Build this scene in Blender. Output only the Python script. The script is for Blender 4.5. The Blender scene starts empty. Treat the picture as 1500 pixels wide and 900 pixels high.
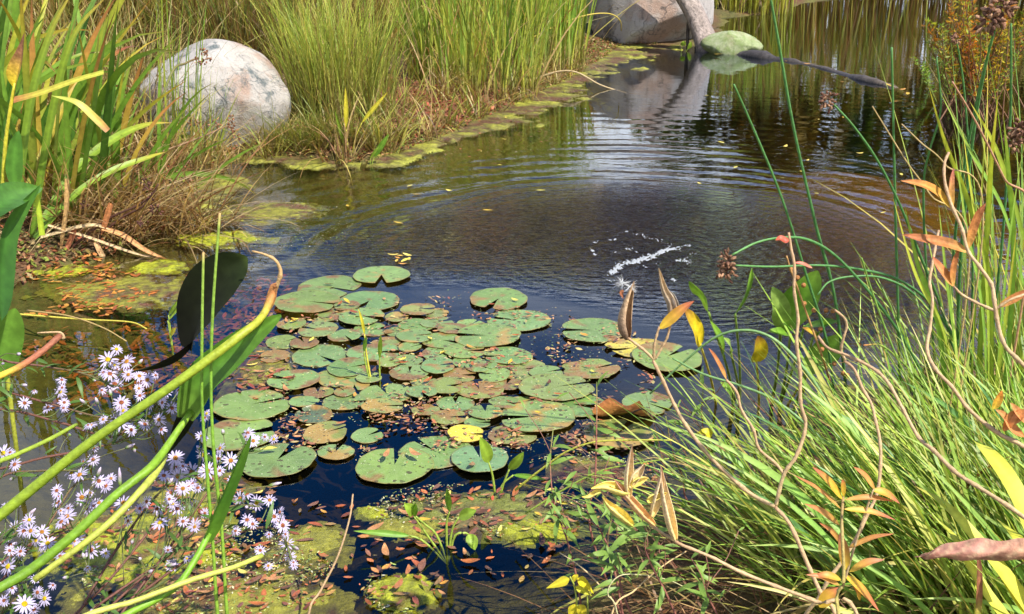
import bpy, math, random
import numpy as np
from mathutils import Vector, Matrix

# ------------------------------------------------------------------ camera, sky, sun, exposure
SC = bpy.context.scene
COL = SC.collection
rng = np.random.default_rng(11)
random.seed(11)
CAM_H, PITCH, FPX = 1.40, math.radians(20.0), 1600.0
cam_data = bpy.data.cameras.new('camera')
cam_data.sensor_width = 36.0
cam_data.lens = 36.0 * FPX / 1500.0
cam_data.clip_start, cam_data.clip_end = 0.05, 2000.0
cam = bpy.data.objects.new('camera', cam_data)
COL.objects.link(cam)
cam.location = (0, 0, CAM_H)
cam.rotation_euler = (math.radians(90) - PITCH, 0, 0)
SC.camera = cam

SUN_DIR = Vector((0.50, -0.42, 0.90)).normalized()          # towards the sun: high, to the right and a little behind
SUN_EL = math.asin(SUN_DIR.z)
SUN_AZ = math.atan2(SUN_DIR.x, SUN_DIR.y)
world = bpy.data.worlds.new('World')
SC.world = world
world.use_nodes = True
nt = world.node_tree
nt.nodes.clear()
def wn(t, **k):
    n = nt.nodes.new(t)
    for a, b in k.items(): setattr(n, a, b)
    return n
w_out = wn('ShaderNodeOutputWorld'); w_bg = wn('ShaderNodeBackground')
w_sky = wn('ShaderNodeTexSky', sky_type='NISHITA', sun_disc=False, sun_elevation=SUN_EL, sun_rotation=SUN_AZ,
           altitude=200.0, air_density=1.0, dust_density=0.4, ozone_density=4.0)
w_hsv = wn('ShaderNodeHueSaturation'); w_hsv.inputs['Saturation'].default_value = 1.42; w_hsv.inputs['Hue'].default_value = 0.506
w_tc = wn('ShaderNodeTexCoord')
w_sep = wn('ShaderNodeSeparateXYZ'); w_add = wn('ShaderNodeMath', operation='ADD'); w_add.inputs[1].default_value = 0.16
w_max = wn('ShaderNodeMath', operation='MAXIMUM'); w_max.inputs[1].default_value = 0.05
w_div = wn('ShaderNodeVectorMath', operation='DIVIDE'); w_cmb = wn('ShaderNodeCombineXYZ')
w_noi = wn('ShaderNodeTexNoise'); w_noi.inputs['Scale'].default_value = 0.62; w_noi.inputs['Detail'].default_value = 7; w_noi.inputs['Roughness'].default_value = 0.55
w_map = wn('ShaderNodeMapping'); w_map.inputs['Location'].default_value = (3.1, 1.7, 0)
w_rmp = wn('ShaderNodeValToRGB'); w_rmp.color_ramp.elements[0].position = 0.46; w_rmp.color_ramp.elements[1].position = 0.64
w_mix = wn('ShaderNodeMix', data_type='RGBA'); w_mix.inputs['B'].default_value = (10.0, 10.2, 10.4, 1)
L = nt.links.new
L(w_sky.outputs[0], w_hsv.inputs['Color'])
L(w_tc.outputs['Generated'], w_sep.inputs[0]); L(w_sep.outputs['Z'], w_max.inputs[0]); L(w_max.outputs[0], w_add.inputs[0])
for k in 'XYZ': L(w_add.outputs[0], w_cmb.inputs[k])
L(w_tc.outputs['Generated'], w_div.inputs[0]); L(w_cmb.outputs[0], w_div.inputs[1])
L(w_div.outputs[0], w_map.inputs[0]); L(w_map.outputs[0], w_noi.inputs['Vector']); w_el = wn('ShaderNodeMath', operation='MULTIPLY_ADD'); w_el.inputs[1].default_value = -0.62; w_el.inputs[2].default_value = 0.30   # fair-weather cloud gathers towards the horizon
w_cov = wn('ShaderNodeMath', operation='ADD')
L(w_max.outputs[0], w_el.inputs[0]); L(w_el.outputs[0], w_cov.inputs[0]); L(w_noi.outputs['Fac'], w_cov.inputs[1]); L(w_cov.outputs[0], w_rmp.inputs[0])
L(w_rmp.outputs['Color'], w_mix.inputs['Factor']); L(w_hsv.outputs['Color'], w_mix.inputs['A'])
L(w_mix.outputs['Result'], w_bg.inputs['Color']); w_bg.inputs['Strength'].default_value = 0.105
L(w_bg.outputs[0], w_out.inputs[0])

sun_data = bpy.data.lights.new('sun', 'SUN')
sun_data.energy, sun_data.angle, sun_data.color = 5.0, math.radians(0.53), (1.0, 0.94, 0.82)
sun = bpy.data.objects.new('sun', sun_data)
COL.objects.link(sun)
sun.rotation_euler = SUN_DIR.to_track_quat('Z', 'Y').to_euler()
sun.location = (6, -5, 12)

SC.view_settings.view_transform = 'Standard'
SC.view_settings.look = 'None'
SC.view_settings.exposure = 0.82
SC.view_settings.gamma = 1.0
SC.render.engine = 'CYCLES'
cy = SC.cycles
cy.use_denoising = True
cy.use_adaptive_sampling = True; cy.adaptive_threshold = 0.025
cy.max_bounces = 4; cy.transparent_max_bounces = 6; cy.diffuse_bounces = 2; cy.glossy_bounces = 2; cy.transmission_bounces = 3
cy.sample_clamp_indirect = 6.0
cy.caustics_reflective = False; cy.caustics_refractive = False

# ------------------------------------------------------------------ geometry helpers
CT, ST = math.cos(PITCH), math.sin(PITCH)
CAMP = np.array([0.0, 0.0, CAM_H])
def ray(px, py):
    a, b = (px - 750.0) / FPX, (450.0 - py) / FPX
    return np.array([a, CT + b * ST, -ST + b * CT])
def W(px, py, z=0.0):                       # where the ray of a picture point meets the level z
    d = ray(px, py); t = (z - CAM_H) / d[2]
    return CAMP + d * t
def D(px, py, y):                           # the picture point at world distance y
    d = ray(px, py)
    return CAMP + d * (y / d[1])
def depth(p): return float(p[1] * CT - (p[2] - CAM_H) * ST)

def hash2(ix, iy, s=0):
    h = (ix.astype(np.int64) * 374761393 + iy.astype(np.int64) * 668265263 + s * 1442695041) & 0xFFFFFFFF
    h = ((h ^ (h >> 13)) * 1274126177) & 0xFFFFFFFF
    return ((h ^ (h >> 16)) & 0xFFFF) / 65535.0
def vn(x, y, s=0):                          # value noise 0..1
    x = np.asarray(x, float); y = np.asarray(y, float)
    ix, iy = np.floor(x), np.floor(y); fx, fy = x - ix, y - iy
    fx = fx * fx * (3 - 2 * fx); fy = fy * fy * (3 - 2 * fy)
    a, b = hash2(ix, iy, s), hash2(ix + 1, iy, s); c, d = hash2(ix, iy + 1, s), hash2(ix + 1, iy + 1, s)
    return (a * (1 - fx) + b * fx) * (1 - fy) + (c * (1 - fx) + d * fx) * fy
def fbm(x, y, s=0, o=4):
    v, a, t = 0, 0.5, 0
    for i in range(o):
        v = v + a * vn(np.asarray(x) * 2 ** i, np.asarray(y) * 2 ** i, s + i); t += a; a *= 0.5
    return v / t

def spline(P, n):
    P = np.asarray(P, float)
    if len(P) == 2: return P[0] + (P[1] - P[0]) * np.linspace(0, 1, n)[:, None]
    Q = np.vstack([2 * P[0] - P[1], P, 2 * P[-1] - P[-2]])
    out = []
    for t in np.linspace(0, len(P) - 1 - 1e-9, n):
        i = int(t); f = t - i
        a, b, c, d = Q[i], Q[i + 1], Q[i + 2], Q[i + 3]
        out.append(0.5 * (2 * b + (c - a) * f + (2 * a - 5 * b + 4 * c - d) * f * f + (3 * b - a - 3 * c + d) * f ** 3))
    return np.array(out)
def unit(v): return v / np.maximum(np.linalg.norm(v, axis=-1, keepdims=True), 1e-9)
def lerpc(stops, t):                        # colour stops [(t, (r,g,b)), ...]
    t = np.asarray(t, float); xs = [s[0] for s in stops]; cs = np.array([s[1] for s in stops])
    return np.stack([np.interp(t, xs, cs[:, k]) for k in range(3)], -1)

class MB:                                   # collects shapes that become one mesh
    def __init__(s): s.v, s.q, s.t, s.c, s.n = [], [], [], [], 0
    def add(s, v, q=None, t=None, c=(1, 1, 1)):
        v = np.asarray(v, float).reshape(-1, 3); c = np.asarray(c, float)
        if c.ndim == 1: c = np.tile(c, (len(v), 1))
        s.v.append(v); s.c.append(c)
        if q is not None and len(q): s.q.append(np.asarray(q, int).reshape(-1, 4) + s.n)
        if t is not None and len(t): s.t.append(np.asarray(t, int).reshape(-1, 3) + s.n)
        s.n += len(v)
        return s
    def grid(s, V, c, closed=False):        # V (k, m, 3)
        k, m = V.shape[:2]
        i = np.arange(k - 1)[:, None] * m; j = np.arange(m if closed else m - 1)[None, :]; j2 = (j + 1) % m
        q = np.stack([i + j, i + j2, i + m + j2, i + m + j], -1).reshape(-1, 4)
        c = np.asarray(c, float)
        if c.ndim == 2: c = np.repeat(c, m, 0)
        elif c.ndim == 3: c = c.reshape(-1, 3)
        return s.add(V.reshape(-1, 3), q, None, c)
    def tube(s, P, r, c, n=8, cap=True):
        P = np.asarray(P, float); k = len(P); r = np.broadcast_to(np.asarray(r, float), (k,))
        T = unit(np.gradient(P, axis=0)); up = np.array([0.31, 0.2, 0.93]) if abs(T[0] @ np.array([0.31, 0.2, 0.93])) < 0.9 else np.array([1.0, 0, 0])
        A = unit(np.cross(T, up)); B = np.cross(T, A)
        a = np.linspace(0, 2 * math.pi, n, endpoint=False)
        V = P[:, None] + (A[:, None] * np.cos(a)[None, :, None] + B[:, None] * np.sin(a)[None, :, None]) * r[:, None, None]
        base = s.n
        s.grid(V, c, True)
        if cap:
            cc = np.asarray(c, float); c0, c1 = (cc, cc) if cc.ndim == 1 else (cc[0], cc[-1])
            j = np.arange(n); j2 = (j + 1) % n
            s.v.append(np.array([P[0], P[-1]])); s.c.append(np.array([c0, c1])); 
            e = base + k * n
            s.t.append(np.concatenate([np.stack([base + j2, base + j, np.full(n, e)], -1), np.stack([base + (k - 1) * n + j, base + (k - 1) * n + j2, np.full(n, e + 1)], -1)]))
            s.n += 2
        return s
    def ribbon(s, P, w, c, up, fold=0.0, na=2, wave=0.0, thick=False):
        P = np.asarray(P, float); k = len(P); w = np.broadcast_to(np.asarray(w, float), (k,))
        T = unit(np.gradient(P, axis=0)); up = np.broadcast_to(np.asarray(up, float), (k, 3))
        S = unit(np.cross(T, up)); N = np.cross(S, T)
        j = np.linspace(-1, 1, na + 1)
        wv = wave * np.sin(np.linspace(0, 9, k))[:, None] * np.sign(j)[None, :] * np.abs(j)[None, :]
        V = P[:, None] + S[:, None] * (w[:, None] * 0.5 * j[None])[..., None] + N[:, None] * ((fold * np.abs(j)[None] + wv) * w[:, None])[..., None]
        return s.grid(V, c)
    def build(s, name, mat, parent=None, smooth=True, link=True, loc=None):
        v = np.concatenate(s.v); c = np.concatenate(s.c)
        off = np.zeros(3)
        if loc is not None: off = np.asarray(loc, float)
        elif parent is not None: off = np.array(parent.matrix_basis.translation)
        me = mesh_from(name, v - off, s.q, s.t, c, smooth)
        if mat: me.materials.append(mat)
        if not link: return me
        o = bpy.data.objects.new(name, me); COL.objects.link(o)
        if parent is not None: o.parent = parent
        elif loc is not None: o.location = off
        return o
def mesh_from(name, v, qs, ts, c=None, smooth=True):
    me = bpy.data.meshes.new(name)
    q = np.concatenate(qs) if qs else np.zeros((0, 4), int); t = np.concatenate(ts) if ts else np.zeros((0, 3), int)
    nq, ntr = len(q), len(t)
    me.vertices.add(len(v)); me.vertices.foreach_set('co', np.ascontiguousarray(v, np.float32).ravel())
    me.loops.add(nq * 4 + ntr * 3)
    me.loops.foreach_set('vertex_index', np.concatenate([q.ravel(), t.ravel()]).astype(np.int32))
    me.polygons.add(nq + ntr)
    ls = np.concatenate([np.arange(nq) * 4, nq * 4 + np.arange(ntr) * 3]).astype(np.int32)
    me.polygons.foreach_set('loop_start', ls)
    me.polygons.foreach_set('use_smooth', np.full(nq + ntr, smooth, bool))
    me.update(calc_edges=True)
    if c is not None:
        at = me.attributes.new('Col', 'FLOAT_COLOR', 'POINT')
        at.data.foreach_set('color', np.concatenate([np.clip(c, 0, 1), np.ones((len(c), 1))], 1).astype(np.float32).ravel())
    return me

def tag(o, label=None, cat=None, group=None, kind=None):
    if label: o['label'] = label
    if cat: o['category'] = cat
    if group: o['group'] = group
    if kind: o['kind'] = kind
    return o
def thing(name, label, cat, loc, group=None):
    o = bpy.data.objects.new(name, None); COL.objects.link(o)
    o.location = tuple(loc); o.empty_display_size = 0.05
    return tag(o, label, cat, group)
def inst(name, me, parent=None, mw=None):
    o = bpy.data.objects.new(name, me); COL.objects.link(o)
    if parent is not None:
        o.parent = parent
        if mw is not None: o.matrix_basis = Matrix.Translation(-parent.matrix_basis.translation) @ mw
    elif mw is not None: o.matrix_basis = mw
    return o

def blades(mb, base, length, width, az, lean, curl, c0, c1, seg=5, prof=2.0, cm=None, spin=None, ctip=None, power=1.4):
    """many grass blades at once; base (n,3); the others (n,) ; c0 root and c1 tip colours (n,3)"""
    n = len(base); sgs = np.linspace(0, 1, seg + 1)
    ang = lean[:, None] + curl[:, None] * sgs[None] ** power
    mid = 0.5 * (ang[:, 1:] + ang[:, :-1]); st = (length / seg)[:, None]
    h = np.concatenate([np.zeros((n, 1)), np.cumsum(np.sin(mid) * st, 1)], 1)
    z = np.concatenate([np.zeros((n, 1)), np.cumsum(np.cos(mid) * st, 1)], 1)
    P = np.stack([base[:, 0:1] + h * np.cos(az)[:, None], base[:, 1:2] + h * np.sin(az)[:, None], base[:, 2:3] + z], -1)
    sp = az + math.pi / 2 + (rng.normal(0, 0.7, n) if spin is None else spin)
    S = np.stack([np.cos(sp), np.sin(sp), 0.15 * np.sin(3 * sp)], -1)
    wp = np.maximum(1 - sgs ** prof, 0.04) * np.minimum(1, 0.55 + 2.2 * sgs)
    off = S[:, None] * (width[:, None] * 0.5 * wp[None])[..., None]
    V = np.stack([P - off, P + off], 2)                              # n, seg+1, 2, 3
    f = sgs[None, :, None]
    if cm is None: c = c0[:, None] * (1 - f) + c1[:, None] * f
    else: c = np.where(f < 0.35, c0[:, None] + (cm[:, None] - c0[:, None]) * (f / 0.35), cm[:, None] + (c1[:, None] - cm[:, None]) * ((f - 0.35) / 0.65))
    c = np.repeat(c[:, :, None], 2, 2)
    m = (seg + 1) * 2
    i = np.arange(n)[:, None] * m; j = np.arange(seg)[None] * 2
    q = np.stack([i + j, i + j + 1, i + j + 3, i + j + 2], -1).reshape(-1, 4)
    mb.add(V.reshape(-1, 3), q, None, c.reshape(-1, 3))
def pal(n, cols, wts=None, jit=0.18):
    cols = np.array(cols, float); wts = None if wts is None else np.array(wts) / np.sum(wts)
    k = rng.choice(len(cols), n, p=wts)
    b = rng.normal(1, jit, (n, 1)).clip(0.5, 1.6); h = rng.normal(1, jit * 0.35, (n, 3)).clip(0.7, 1.4)
    return (cols[k] * b * h).clip(0.002, 0.9)
def ell(n, c, rx, ry, p=0.5):
    a = rng.uniform(0, 2 * math.pi, n); r = rng.uniform(0, 1, n) ** p
    return np.stack([c[0] + rx * r * np.cos(a), c[1] + ry * r * np.sin(a)], -1)

# leaf colours (linear)
G_BRI, G_MID, G_DRK = (0.17, 0.30, 0.025), (0.095, 0.20, 0.02), (0.03, 0.085, 0.014)
YEL, STRAW, BROWN, RED, ORG = (0.52, 0.45, 0.03), (0.48, 0.34, 0.16), (0.15, 0.075, 0.03), (0.30, 0.075, 0.03), (0.52, 0.20, 0.03)
SEDGE = (0.11, 0.26, 0.055)

# ------------------------------------------------------------------ materials
def newmat(name):
    m = bpy.data.materials.new(name); m.use_nodes = True; m.node_tree.nodes.clear(); return m
class NT:
    def __init__(s, m): s.t = m.node_tree
    def n(s, t, ins=None, **k):
        n = s.t.nodes.new(t)
        for a, b in k.items(): setattr(n, a, b)
        if ins:
            for a, b in ins.items():
                if isinstance(b, bpy.types.NodeSocket): s.t.links.new(b, n.inputs[a])
                else: n.inputs[a].default_value = b
        return n
    def m(s, op, a, b=0.0, c=None):
        d = {0: a, 1: b}
        if c is not None: d[2] = c
        return s.n('ShaderNodeMath', d, operation=op).outputs[0]
    def noise(s, vec, scale, detail=4, rough=0.55, out='Fac'):
        return s.n('ShaderNodeTexNoise', {'Vector': vec, 'Scale': scale, 'Detail': detail, 'Roughness': rough}).outputs[out]
    def ramp(s, fac, stops):
        n = s.n('ShaderNodeValToRGB', {0: fac}); e = n.color_ramp.elements
        while len(e) < len(stops): e.new(0.5)
        for i, (p, c) in enumerate(stops):
            e[i].position = p; e[i].color = tuple(c) + (1,) if len(c) == 3 else c
        return n.outputs['Color']
    def mix(s, f, a, b, mode='MIX'): 
        return s.n('ShaderNodeMix', {'Factor': f, 'A': a, 'B': b}, data_type='RGBA', blend_type=mode).outputs['Result']
def g3(v): return (v, v, v)
def leaf_mat(name, trans=0.35, rough=0.42, spec=0.4, nscale=60.0, amt=0.35, bump=0.0):
    m = newmat(name); N = NT(m)
    col = N.n('ShaderNodeAttribute', attribute_name='Col').outputs['Color']
    tc = N.n('ShaderNodeTexCoord').outputs['Object']
    nz = N.noise(tc, nscale, 3)
    k = N.n('ShaderNodeMapRange', {'Value': nz, 'From Min': 0.25, 'From Max': 0.75, 'To Min': 1 - amt, 'To Max': 1 + amt}).outputs[0]
    colv = N.n('ShaderNodeVectorMath', {0: col, 'Scale': k}, operation='SCALE').outputs[0]
    p = N.n('ShaderNodeBsdfPrincipled', {'Base Color': colv, 'Roughness': rough, 'Specular IOR Level': spec})
    if bump:
        b = N.n('ShaderNodeBump', {'Height': nz, 'Strength': bump, 'Distance': 0.01}); m.node_tree.links.new(b.outputs[0], p.inputs['Normal'])
    out = N.n('ShaderNodeOutputMaterial')
    if trans:
        tcol = N.n('ShaderNodeVectorMath', {0: colv, 1: (1.35, 1.25, 0.7)}, operation='MULTIPLY').outputs[0]
        tr = N.n('ShaderNodeBsdfTranslucent', {'Color': tcol})
        mx = N.n('ShaderNodeMixShader', {0: trans, 1: p.outputs[0], 2: tr.outputs[0]})
        m.node_tree.links.new(mx.outputs[0], out.inputs[0])
    else: m.node_tree.links.new(p.outputs[0], out.inputs[0])
    return m
M_GRASS = leaf_mat('grass_blade', 0.35, 0.45, 0.35, 40, 0.22)
M_LEAF = leaf_mat('broad_leaf', 0.30, 0.45, 0.3, 55, 0.25)
M_DARKLEAF = leaf_mat('dark_leaf', 0.10, 0.6, 0.12, 55, 0.3)
M_DRY = leaf_mat('dry_leaf', 0.18, 0.6, 0.25, 90, 0.4, 0.3)
M_STEM = leaf_mat('green_stem', 0.0, 0.5, 0.35, 90, 0.30, 0.2)
M_TWIG = leaf_mat('dry_stem', 0.0, 0.6, 0.3, 160, 0.28, 0.25)
M_PETAL = leaf_mat('petal', 0.35, 0.5, 0.3, 90, 0.05)
M_SEED = leaf_mat('seed_head', 0.0, 0.7, 0.2, 300, 0.4, 0.5)
M_DISC = leaf_mat('flower_disc', 0.0, 0.8, 0.1, 1200, 0.35, 0.6)
M_FALLEN = leaf_mat('fallen_leaf', 0.05, 0.3, 0.6, 180, 0.35, 0.3)

def water_mat():
    m = newmat('water'); N = NT(m)
    pos = N.n('ShaderNodeNewGeometry').outputs['Position']
    rc = W(935, 378)
    rel = N.n('ShaderNodeVectorMath', {0: pos, 1: (rc[0], rc[1], 0)}, operation='SUBTRACT').outputs[0]
    warp = N.n('ShaderNodeTexNoise', {'Vector': pos, 'Scale': 1.1, 'Detail': 2}).outputs['Color']
    warp = N.n('ShaderNodeVectorMath', {0: warp, 1: (0.5, 0.5, 0.5)}, operation='SUBTRACT').outputs[0]
    warp = N.n('ShaderNodeVectorMath', {0: warp, 'Scale': 0.30}, operation='SCALE').outputs[0]
    rel2 = N.n('ShaderNodeVectorMath', {0: rel, 1: warp}, operation='ADD').outputs[0]
    rel2 = N.n('ShaderNodeVectorMath', {0: rel2, 1: (1, 1, 0)}, operation='MULTIPLY').outputs[0]
    dist = N.n('ShaderNodeVectorMath', {0: rel2}, operation='LENGTH').outputs['Value']
    # rings that lengthen outwards
    ph = N.m('MULTIPLY', N.m('POWER', dist, 0.72), 56.0)
    ring = N.m('SINE', ph)
    fine = N.m('MULTIPLY', N.m('SINE', N.m('MULTIPLY', dist, 105.0)), N.n('ShaderNodeMapRange', {'Value': dist, 'From Min': 0.7, 'From Max': 1.7, 'To Min': 0.34, 'To Max': 0.0}, interpolation_type='SMOOTHSTEP').outputs[0])
    env = N.n('ShaderNodeValToRGB', {0: N.m('MULTIPLY', dist, 0.2)})
    e = env.color_ramp.elements
    for i, (p_, v_) in enumerate([(0.0, 0.2), (0.12, 0.3), (0.26, 0.42), (0.42, 0.36), (0.56, 0.07), (1.0, 0.01)]):
        if i > 1: e.new(p_)
        e[i].position = p_; e[i].color = g3(v_) + (1,)
    e = env.outputs['Color']
    # the pad raft and the shore calm the water: amplitude falls towards the viewer and towards the pads
    pc = W(610, 560)
    cal = N.n('ShaderNodeVectorMath', {0: pos, 1: (pc[0], pc[1], 0)}, operation='SUBTRACT').outputs[0]
    cal = N.n('ShaderNodeVectorMath', {0: cal}, operation='LENGTH').outputs['Value']
    calm = N.n('ShaderNodeMapRange', {'Value': cal, 'From Min': 0.85, 'From Max': 1.7, 'To Min': 0.0, 'To Max': 1.0}, interpolation_type='SMOOTHSTEP').outputs[0]
    sepy = N.n('ShaderNodeSeparateXYZ', {0: pos})
    near = N.n('ShaderNodeMapRange', {'Value': sepy.outputs['Y'], 'From Min': 2.9, 'From Max': 3.9, 'To Min': 0.0, 'To Max': 1.0}, interpolation_type='SMOOTHSTEP').outputs[0]
    calm = N.m('MULTIPLY', calm, near)
    brk = N.n('ShaderNodeMapRange', {'Value': N.noise(pos, 1.7, 2), 'From Min': 0.38, 'From Max': 0.62, 'To Min': 0.08, 'To Max': 1.0}).outputs[0]
    ringh = N.m('MULTIPLY', N.m('MULTIPLY', ring, e), N.m('MULTIPLY', calm, brk))
    chop = N.noise(N.n('ShaderNodeMapping', {'Vector': pos, 'Rotation': (0, 0, 0.25), 'Scale': (0.5, 1.2, 1)}).outputs[0], 26.0, 3, 0.6)
    chopenv = N.n('ShaderNodeMapRange', {'Value': dist, 'From Min': 0.5, 'From Max': 1.55, 'To Min': 1.0, 'To Max': 0.0}, interpolation_type='SMOOTHSTEP').outputs[0]
    choph = N.m('MULTIPLY', N.m('MULTIPLY', chop, chopenv), N.m('MULTIPLY', calm, 6.5))
    swenv = N.n('ShaderNodeMapRange', {'Value': dist, 'From Min': 1.2, 'From Max': 3.2, 'To Min': 1.0, 'To Max': 0.10}, interpolation_type='SMOOTHSTEP').outputs[0]
    swell = N.m('MULTIPLY', N.noise(N.n('ShaderNodeMapping', {'Vector': pos, 'Scale': (1.0, 1.9, 1)}).outputs[0], 4.2, 3, 0.5), N.m('ADD', N.m('MULTIPLY', N.m('MULTIPLY', calm, swenv), 0.9), 0.07))
    hgt = N.m('ADD', N.m('ADD', N.m('ADD', ringh, N.m('MULTIPLY', fine, calm)), choph), swell)
    bump = N.n('ShaderNodeBump', {'Height': hgt, 'Strength': 1.0, 'Distance': 0.0075})
    fres = N.n('ShaderNodeFresnel', {'IOR': 1.38, 'Normal': bump.outputs[0]}).outputs[0]
    fres = N.m('MINIMUM', N.m('MULTIPLY', fres, 1.25), 1.0)
    gl = N.n('ShaderNodeBsdfGlossy', {'Color': (0.82, 0.89, 1.0, 1), 'Roughness': 0.012, 'Normal': bump.outputs[0]})
    tr = N.n('ShaderNodeBsdfTransparent', {'Color': (0.90, 0.88, 0.82, 1)})
    mk = N.n('ShaderNodeBsdfDiffuse', {'Color': (0.010, 0.010, 0.006, 1)})
    body = N.n('ShaderNodeMixShader', {0: 0.10, 1: tr.outputs[0], 2: mk.outputs[0]})
    mx = N.n('ShaderNodeMixShader', {0: fres, 1: body.outputs[0], 2: gl.outputs[0]})
    vol = N.n('ShaderNodeVolumeAbsorption', {'Color': (0.55, 0.48, 0.02, 1), 'Density': 3.0})      # tea-coloured pond water
    out = N.n('ShaderNodeOutputMaterial', {0: mx.outputs[0], 1: vol.outputs[0]})
    return m
M_WATER = water_mat()

def ground_mat():
    m = newmat('ground'); N = NT(m)
    pos = N.n('ShaderNodeNewGeometry').outputs['Position']
    col = N.n('ShaderNodeAttribute', attribute_name='Col').outputs['Color']
    n1 = N.noise(pos, 22, 6, 0.65); n2 = N.noise(pos, 90, 4, 0.7)
    k = N.n('ShaderNodeMapRange', {'Value': n1, 'From Min': 0.3, 'From Max': 0.7, 'To Min': 0.5, 'To Max': 1.6}).outputs[0]
    c = N.n('ShaderNodeVectorMath', {0: col, 'Scale': k}, operation='SCALE').outputs[0]
    straw = N.ramp(n2, [(0.60, g3(0)), (0.72, g3(1))])
    c = N.mix(N.m('MULTIPLY', straw, 0.45), c, (0.22, 0.13, 0.06, 1))
    b = N.n('ShaderNodeBump', {'Height': N.m('ADD', n1, N.m('MULTIPLY', n2, 0.4)), 'Strength': 0.8, 'Distance': 0.03})
    p = N.n('ShaderNodeBsdfPrincipled', {'Base Color': c, 'Roughness': 0.8, 'Specular IOR Level': 0.25, 'Normal': b.outputs[0]})
    N.n('ShaderNodeOutputMaterial', {0: p.outputs[0]})
    return m
M_GROUND = ground_mat()

def rock_mat(name, c0, c1, cdark, pink, dark_amt=0.5, scale=6.0, moss=None):
    m = newmat(name); N = NT(m)
    tc = N.n('ShaderNodeTexCoord').outputs['Object']
    n1 = N.noise(tc, scale * 0.5, 5, 0.6); n2 = N.noise(tc, scale * 2.2, 6, 0.68); n3 = N.noise(tc, scale * 26, 3, 0.7)
    c = N.mix(N.ramp(n1, [(0.35, g3(0)), (0.62, g3(1))]), c0 + (1,), c1 + (1,))
    n4 = N.noise(N.n('ShaderNodeMapping', {'Vector': tc, 'Location': (3.3, 1.2, 5.1)}).outputs[0], scale * 0.8, 4, 0.6)
    c = N.mix(N.m('MULTIPLY', N.ramp(n4, [(0.52, g3(0)), (0.64, g3(1))]), 0.75), c, pink + (1,))
    n5 = N.noise(N.n('ShaderNodeMapping', {'Vector': tc, 'Location': (8.3, 4.2, 1.1), 'Scale': (1.3, 1, 0.7)}).outputs[0], scale * 1.1, 8, 0.72)
    dk = N.m('MULTIPLY', N.ramp(n5, [(0.54, g3(0)), (0.60, g3(0.8)), (0.70, g3(1))]), N.ramp(n2, [(0.38, g3(0.15)), (0.55, g3(1))]))
    c = N.mix(N.m('MULTIPLY', dk, dark_amt), c, cdark + (1,))
    c = N.mix(N.m('MULTIPLY', N.ramp(n3, [(0.60, g3(0)), (0.70, g3(1))]), 0.35), c, cdark + (1,))
    if moss:
        nm = N.noise(tc, 16, 6, 0.75)
        c = N.mix(N.ramp(nm, [(0.36, g3(0)), (0.6, g3(0.9))]), c, moss + (1,))
    vc = N.n('ShaderNodeTexVoronoi', {'Vector': N.n('ShaderNodeVectorMath', {0: tc, 1: N.n('ShaderNodeTexNoise', {'Vector': tc, 'Scale': scale, 'Detail': 3}).outputs['Color']}, operation='ADD').outputs[0], 'Scale': scale * 0.55}, feature='DISTANCE_TO_EDGE')
    crack = N.m('MULTIPLY', N.m('LESS_THAN', vc.outputs['Distance'], 0.012), N.ramp(n1, [(0.45, g3(0)), (0.58, g3(1))]))
    c = N.mix(N.m('MULTIPLY', crack, 0.6), c, cdark + (1,))
    lich = N.noise(N.n('ShaderNodeMapping', {'Vector': tc, 'Location': (1.3, 9.2, 2.1)}).outputs[0], scale * 9, 6, 0.75)
    c = N.mix(N.m('MULTIPLY', N.ramp(lich, [(0.60, g3(0)), (0.64, g3(1))]), 0.5), c, cdark + (1,))
    b = N.n('ShaderNodeBump', {'Height': N.m('SUBTRACT', N.m('ADD', n2, N.m('ADD', N.m('MULTIPLY', n3, 0.35), N.m('MULTIPLY', lich, 0.3))), N.m('MULTIPLY', crack, 0.5)), 'Strength': 0.8, 'Distance': 0.025})
    p = N.n('ShaderNodeBsdfPrincipled', {'Base Color': c, 'Roughness': 0.75, 'Specular IOR Level': 0.3, 'Normal': b.outputs[0]})
    N.n('ShaderNodeOutputMaterial', {0: p.outputs[0]})
    return m
M_BOULDER = rock_mat('pale_granite', (0.47, 0.44, 0.41), (0.34, 0.315, 0.29), (0.055, 0.082, 0.09), (0.33, 0.215, 0.16), 0.9, 5.0)
M_BOULDER2 = rock_mat('grey_granite', (0.46, 0.43, 0.41), (0.36, 0.33, 0.32), (0.07, 0.065, 0.065), (0.36, 0.23, 0.17), 0.8, 2.4)
M_MOSSROCK = rock_mat('mossy_stone', (0.42, 0.44, 0.30), (0.34, 0.37, 0.22), (0.08, 0.08, 0.05), (0.30, 0.24, 0.13), 0.8, 7.0, moss=(0.20, 0.27, 0.09))

def wood_mat():
    m = newmat('weathered_wood'); N = NT(m)
    tc = N.n('ShaderNodeTexCoord').outputs['Object']
    col = N.n('ShaderNodeAttribute', attribute_name='Col').outputs['Color']
    st = N.noise(N.n('ShaderNodeMapping', {'Vector': tc, 'Scale': (0.35, 1, 0.3)}).outputs[0], 60, 6, 0.7)
    k = N.n('ShaderNodeMapRange', {'Value': st, 'From Min': 0.3, 'From Max': 0.7, 'To Min': 0.3, 'To Max': 1.7}).outputs[0]
    c = N.n('ShaderNodeVectorMath', {0: col, 'Scale': k}, operation='SCALE').outputs[0]
    b = N.n('ShaderNodeBump', {'Height': st, 'Strength': 0.7, 'Distance': 0.02})
    p = N.n('ShaderNodeBsdfPrincipled', {'Base Color': c, 'Roughness': 0.7, 'Normal': b.outputs[0]})
    N.n('ShaderNodeOutputMaterial', {0: p.outputs[0]})
    return m
M_WOOD = wood_mat()

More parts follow.
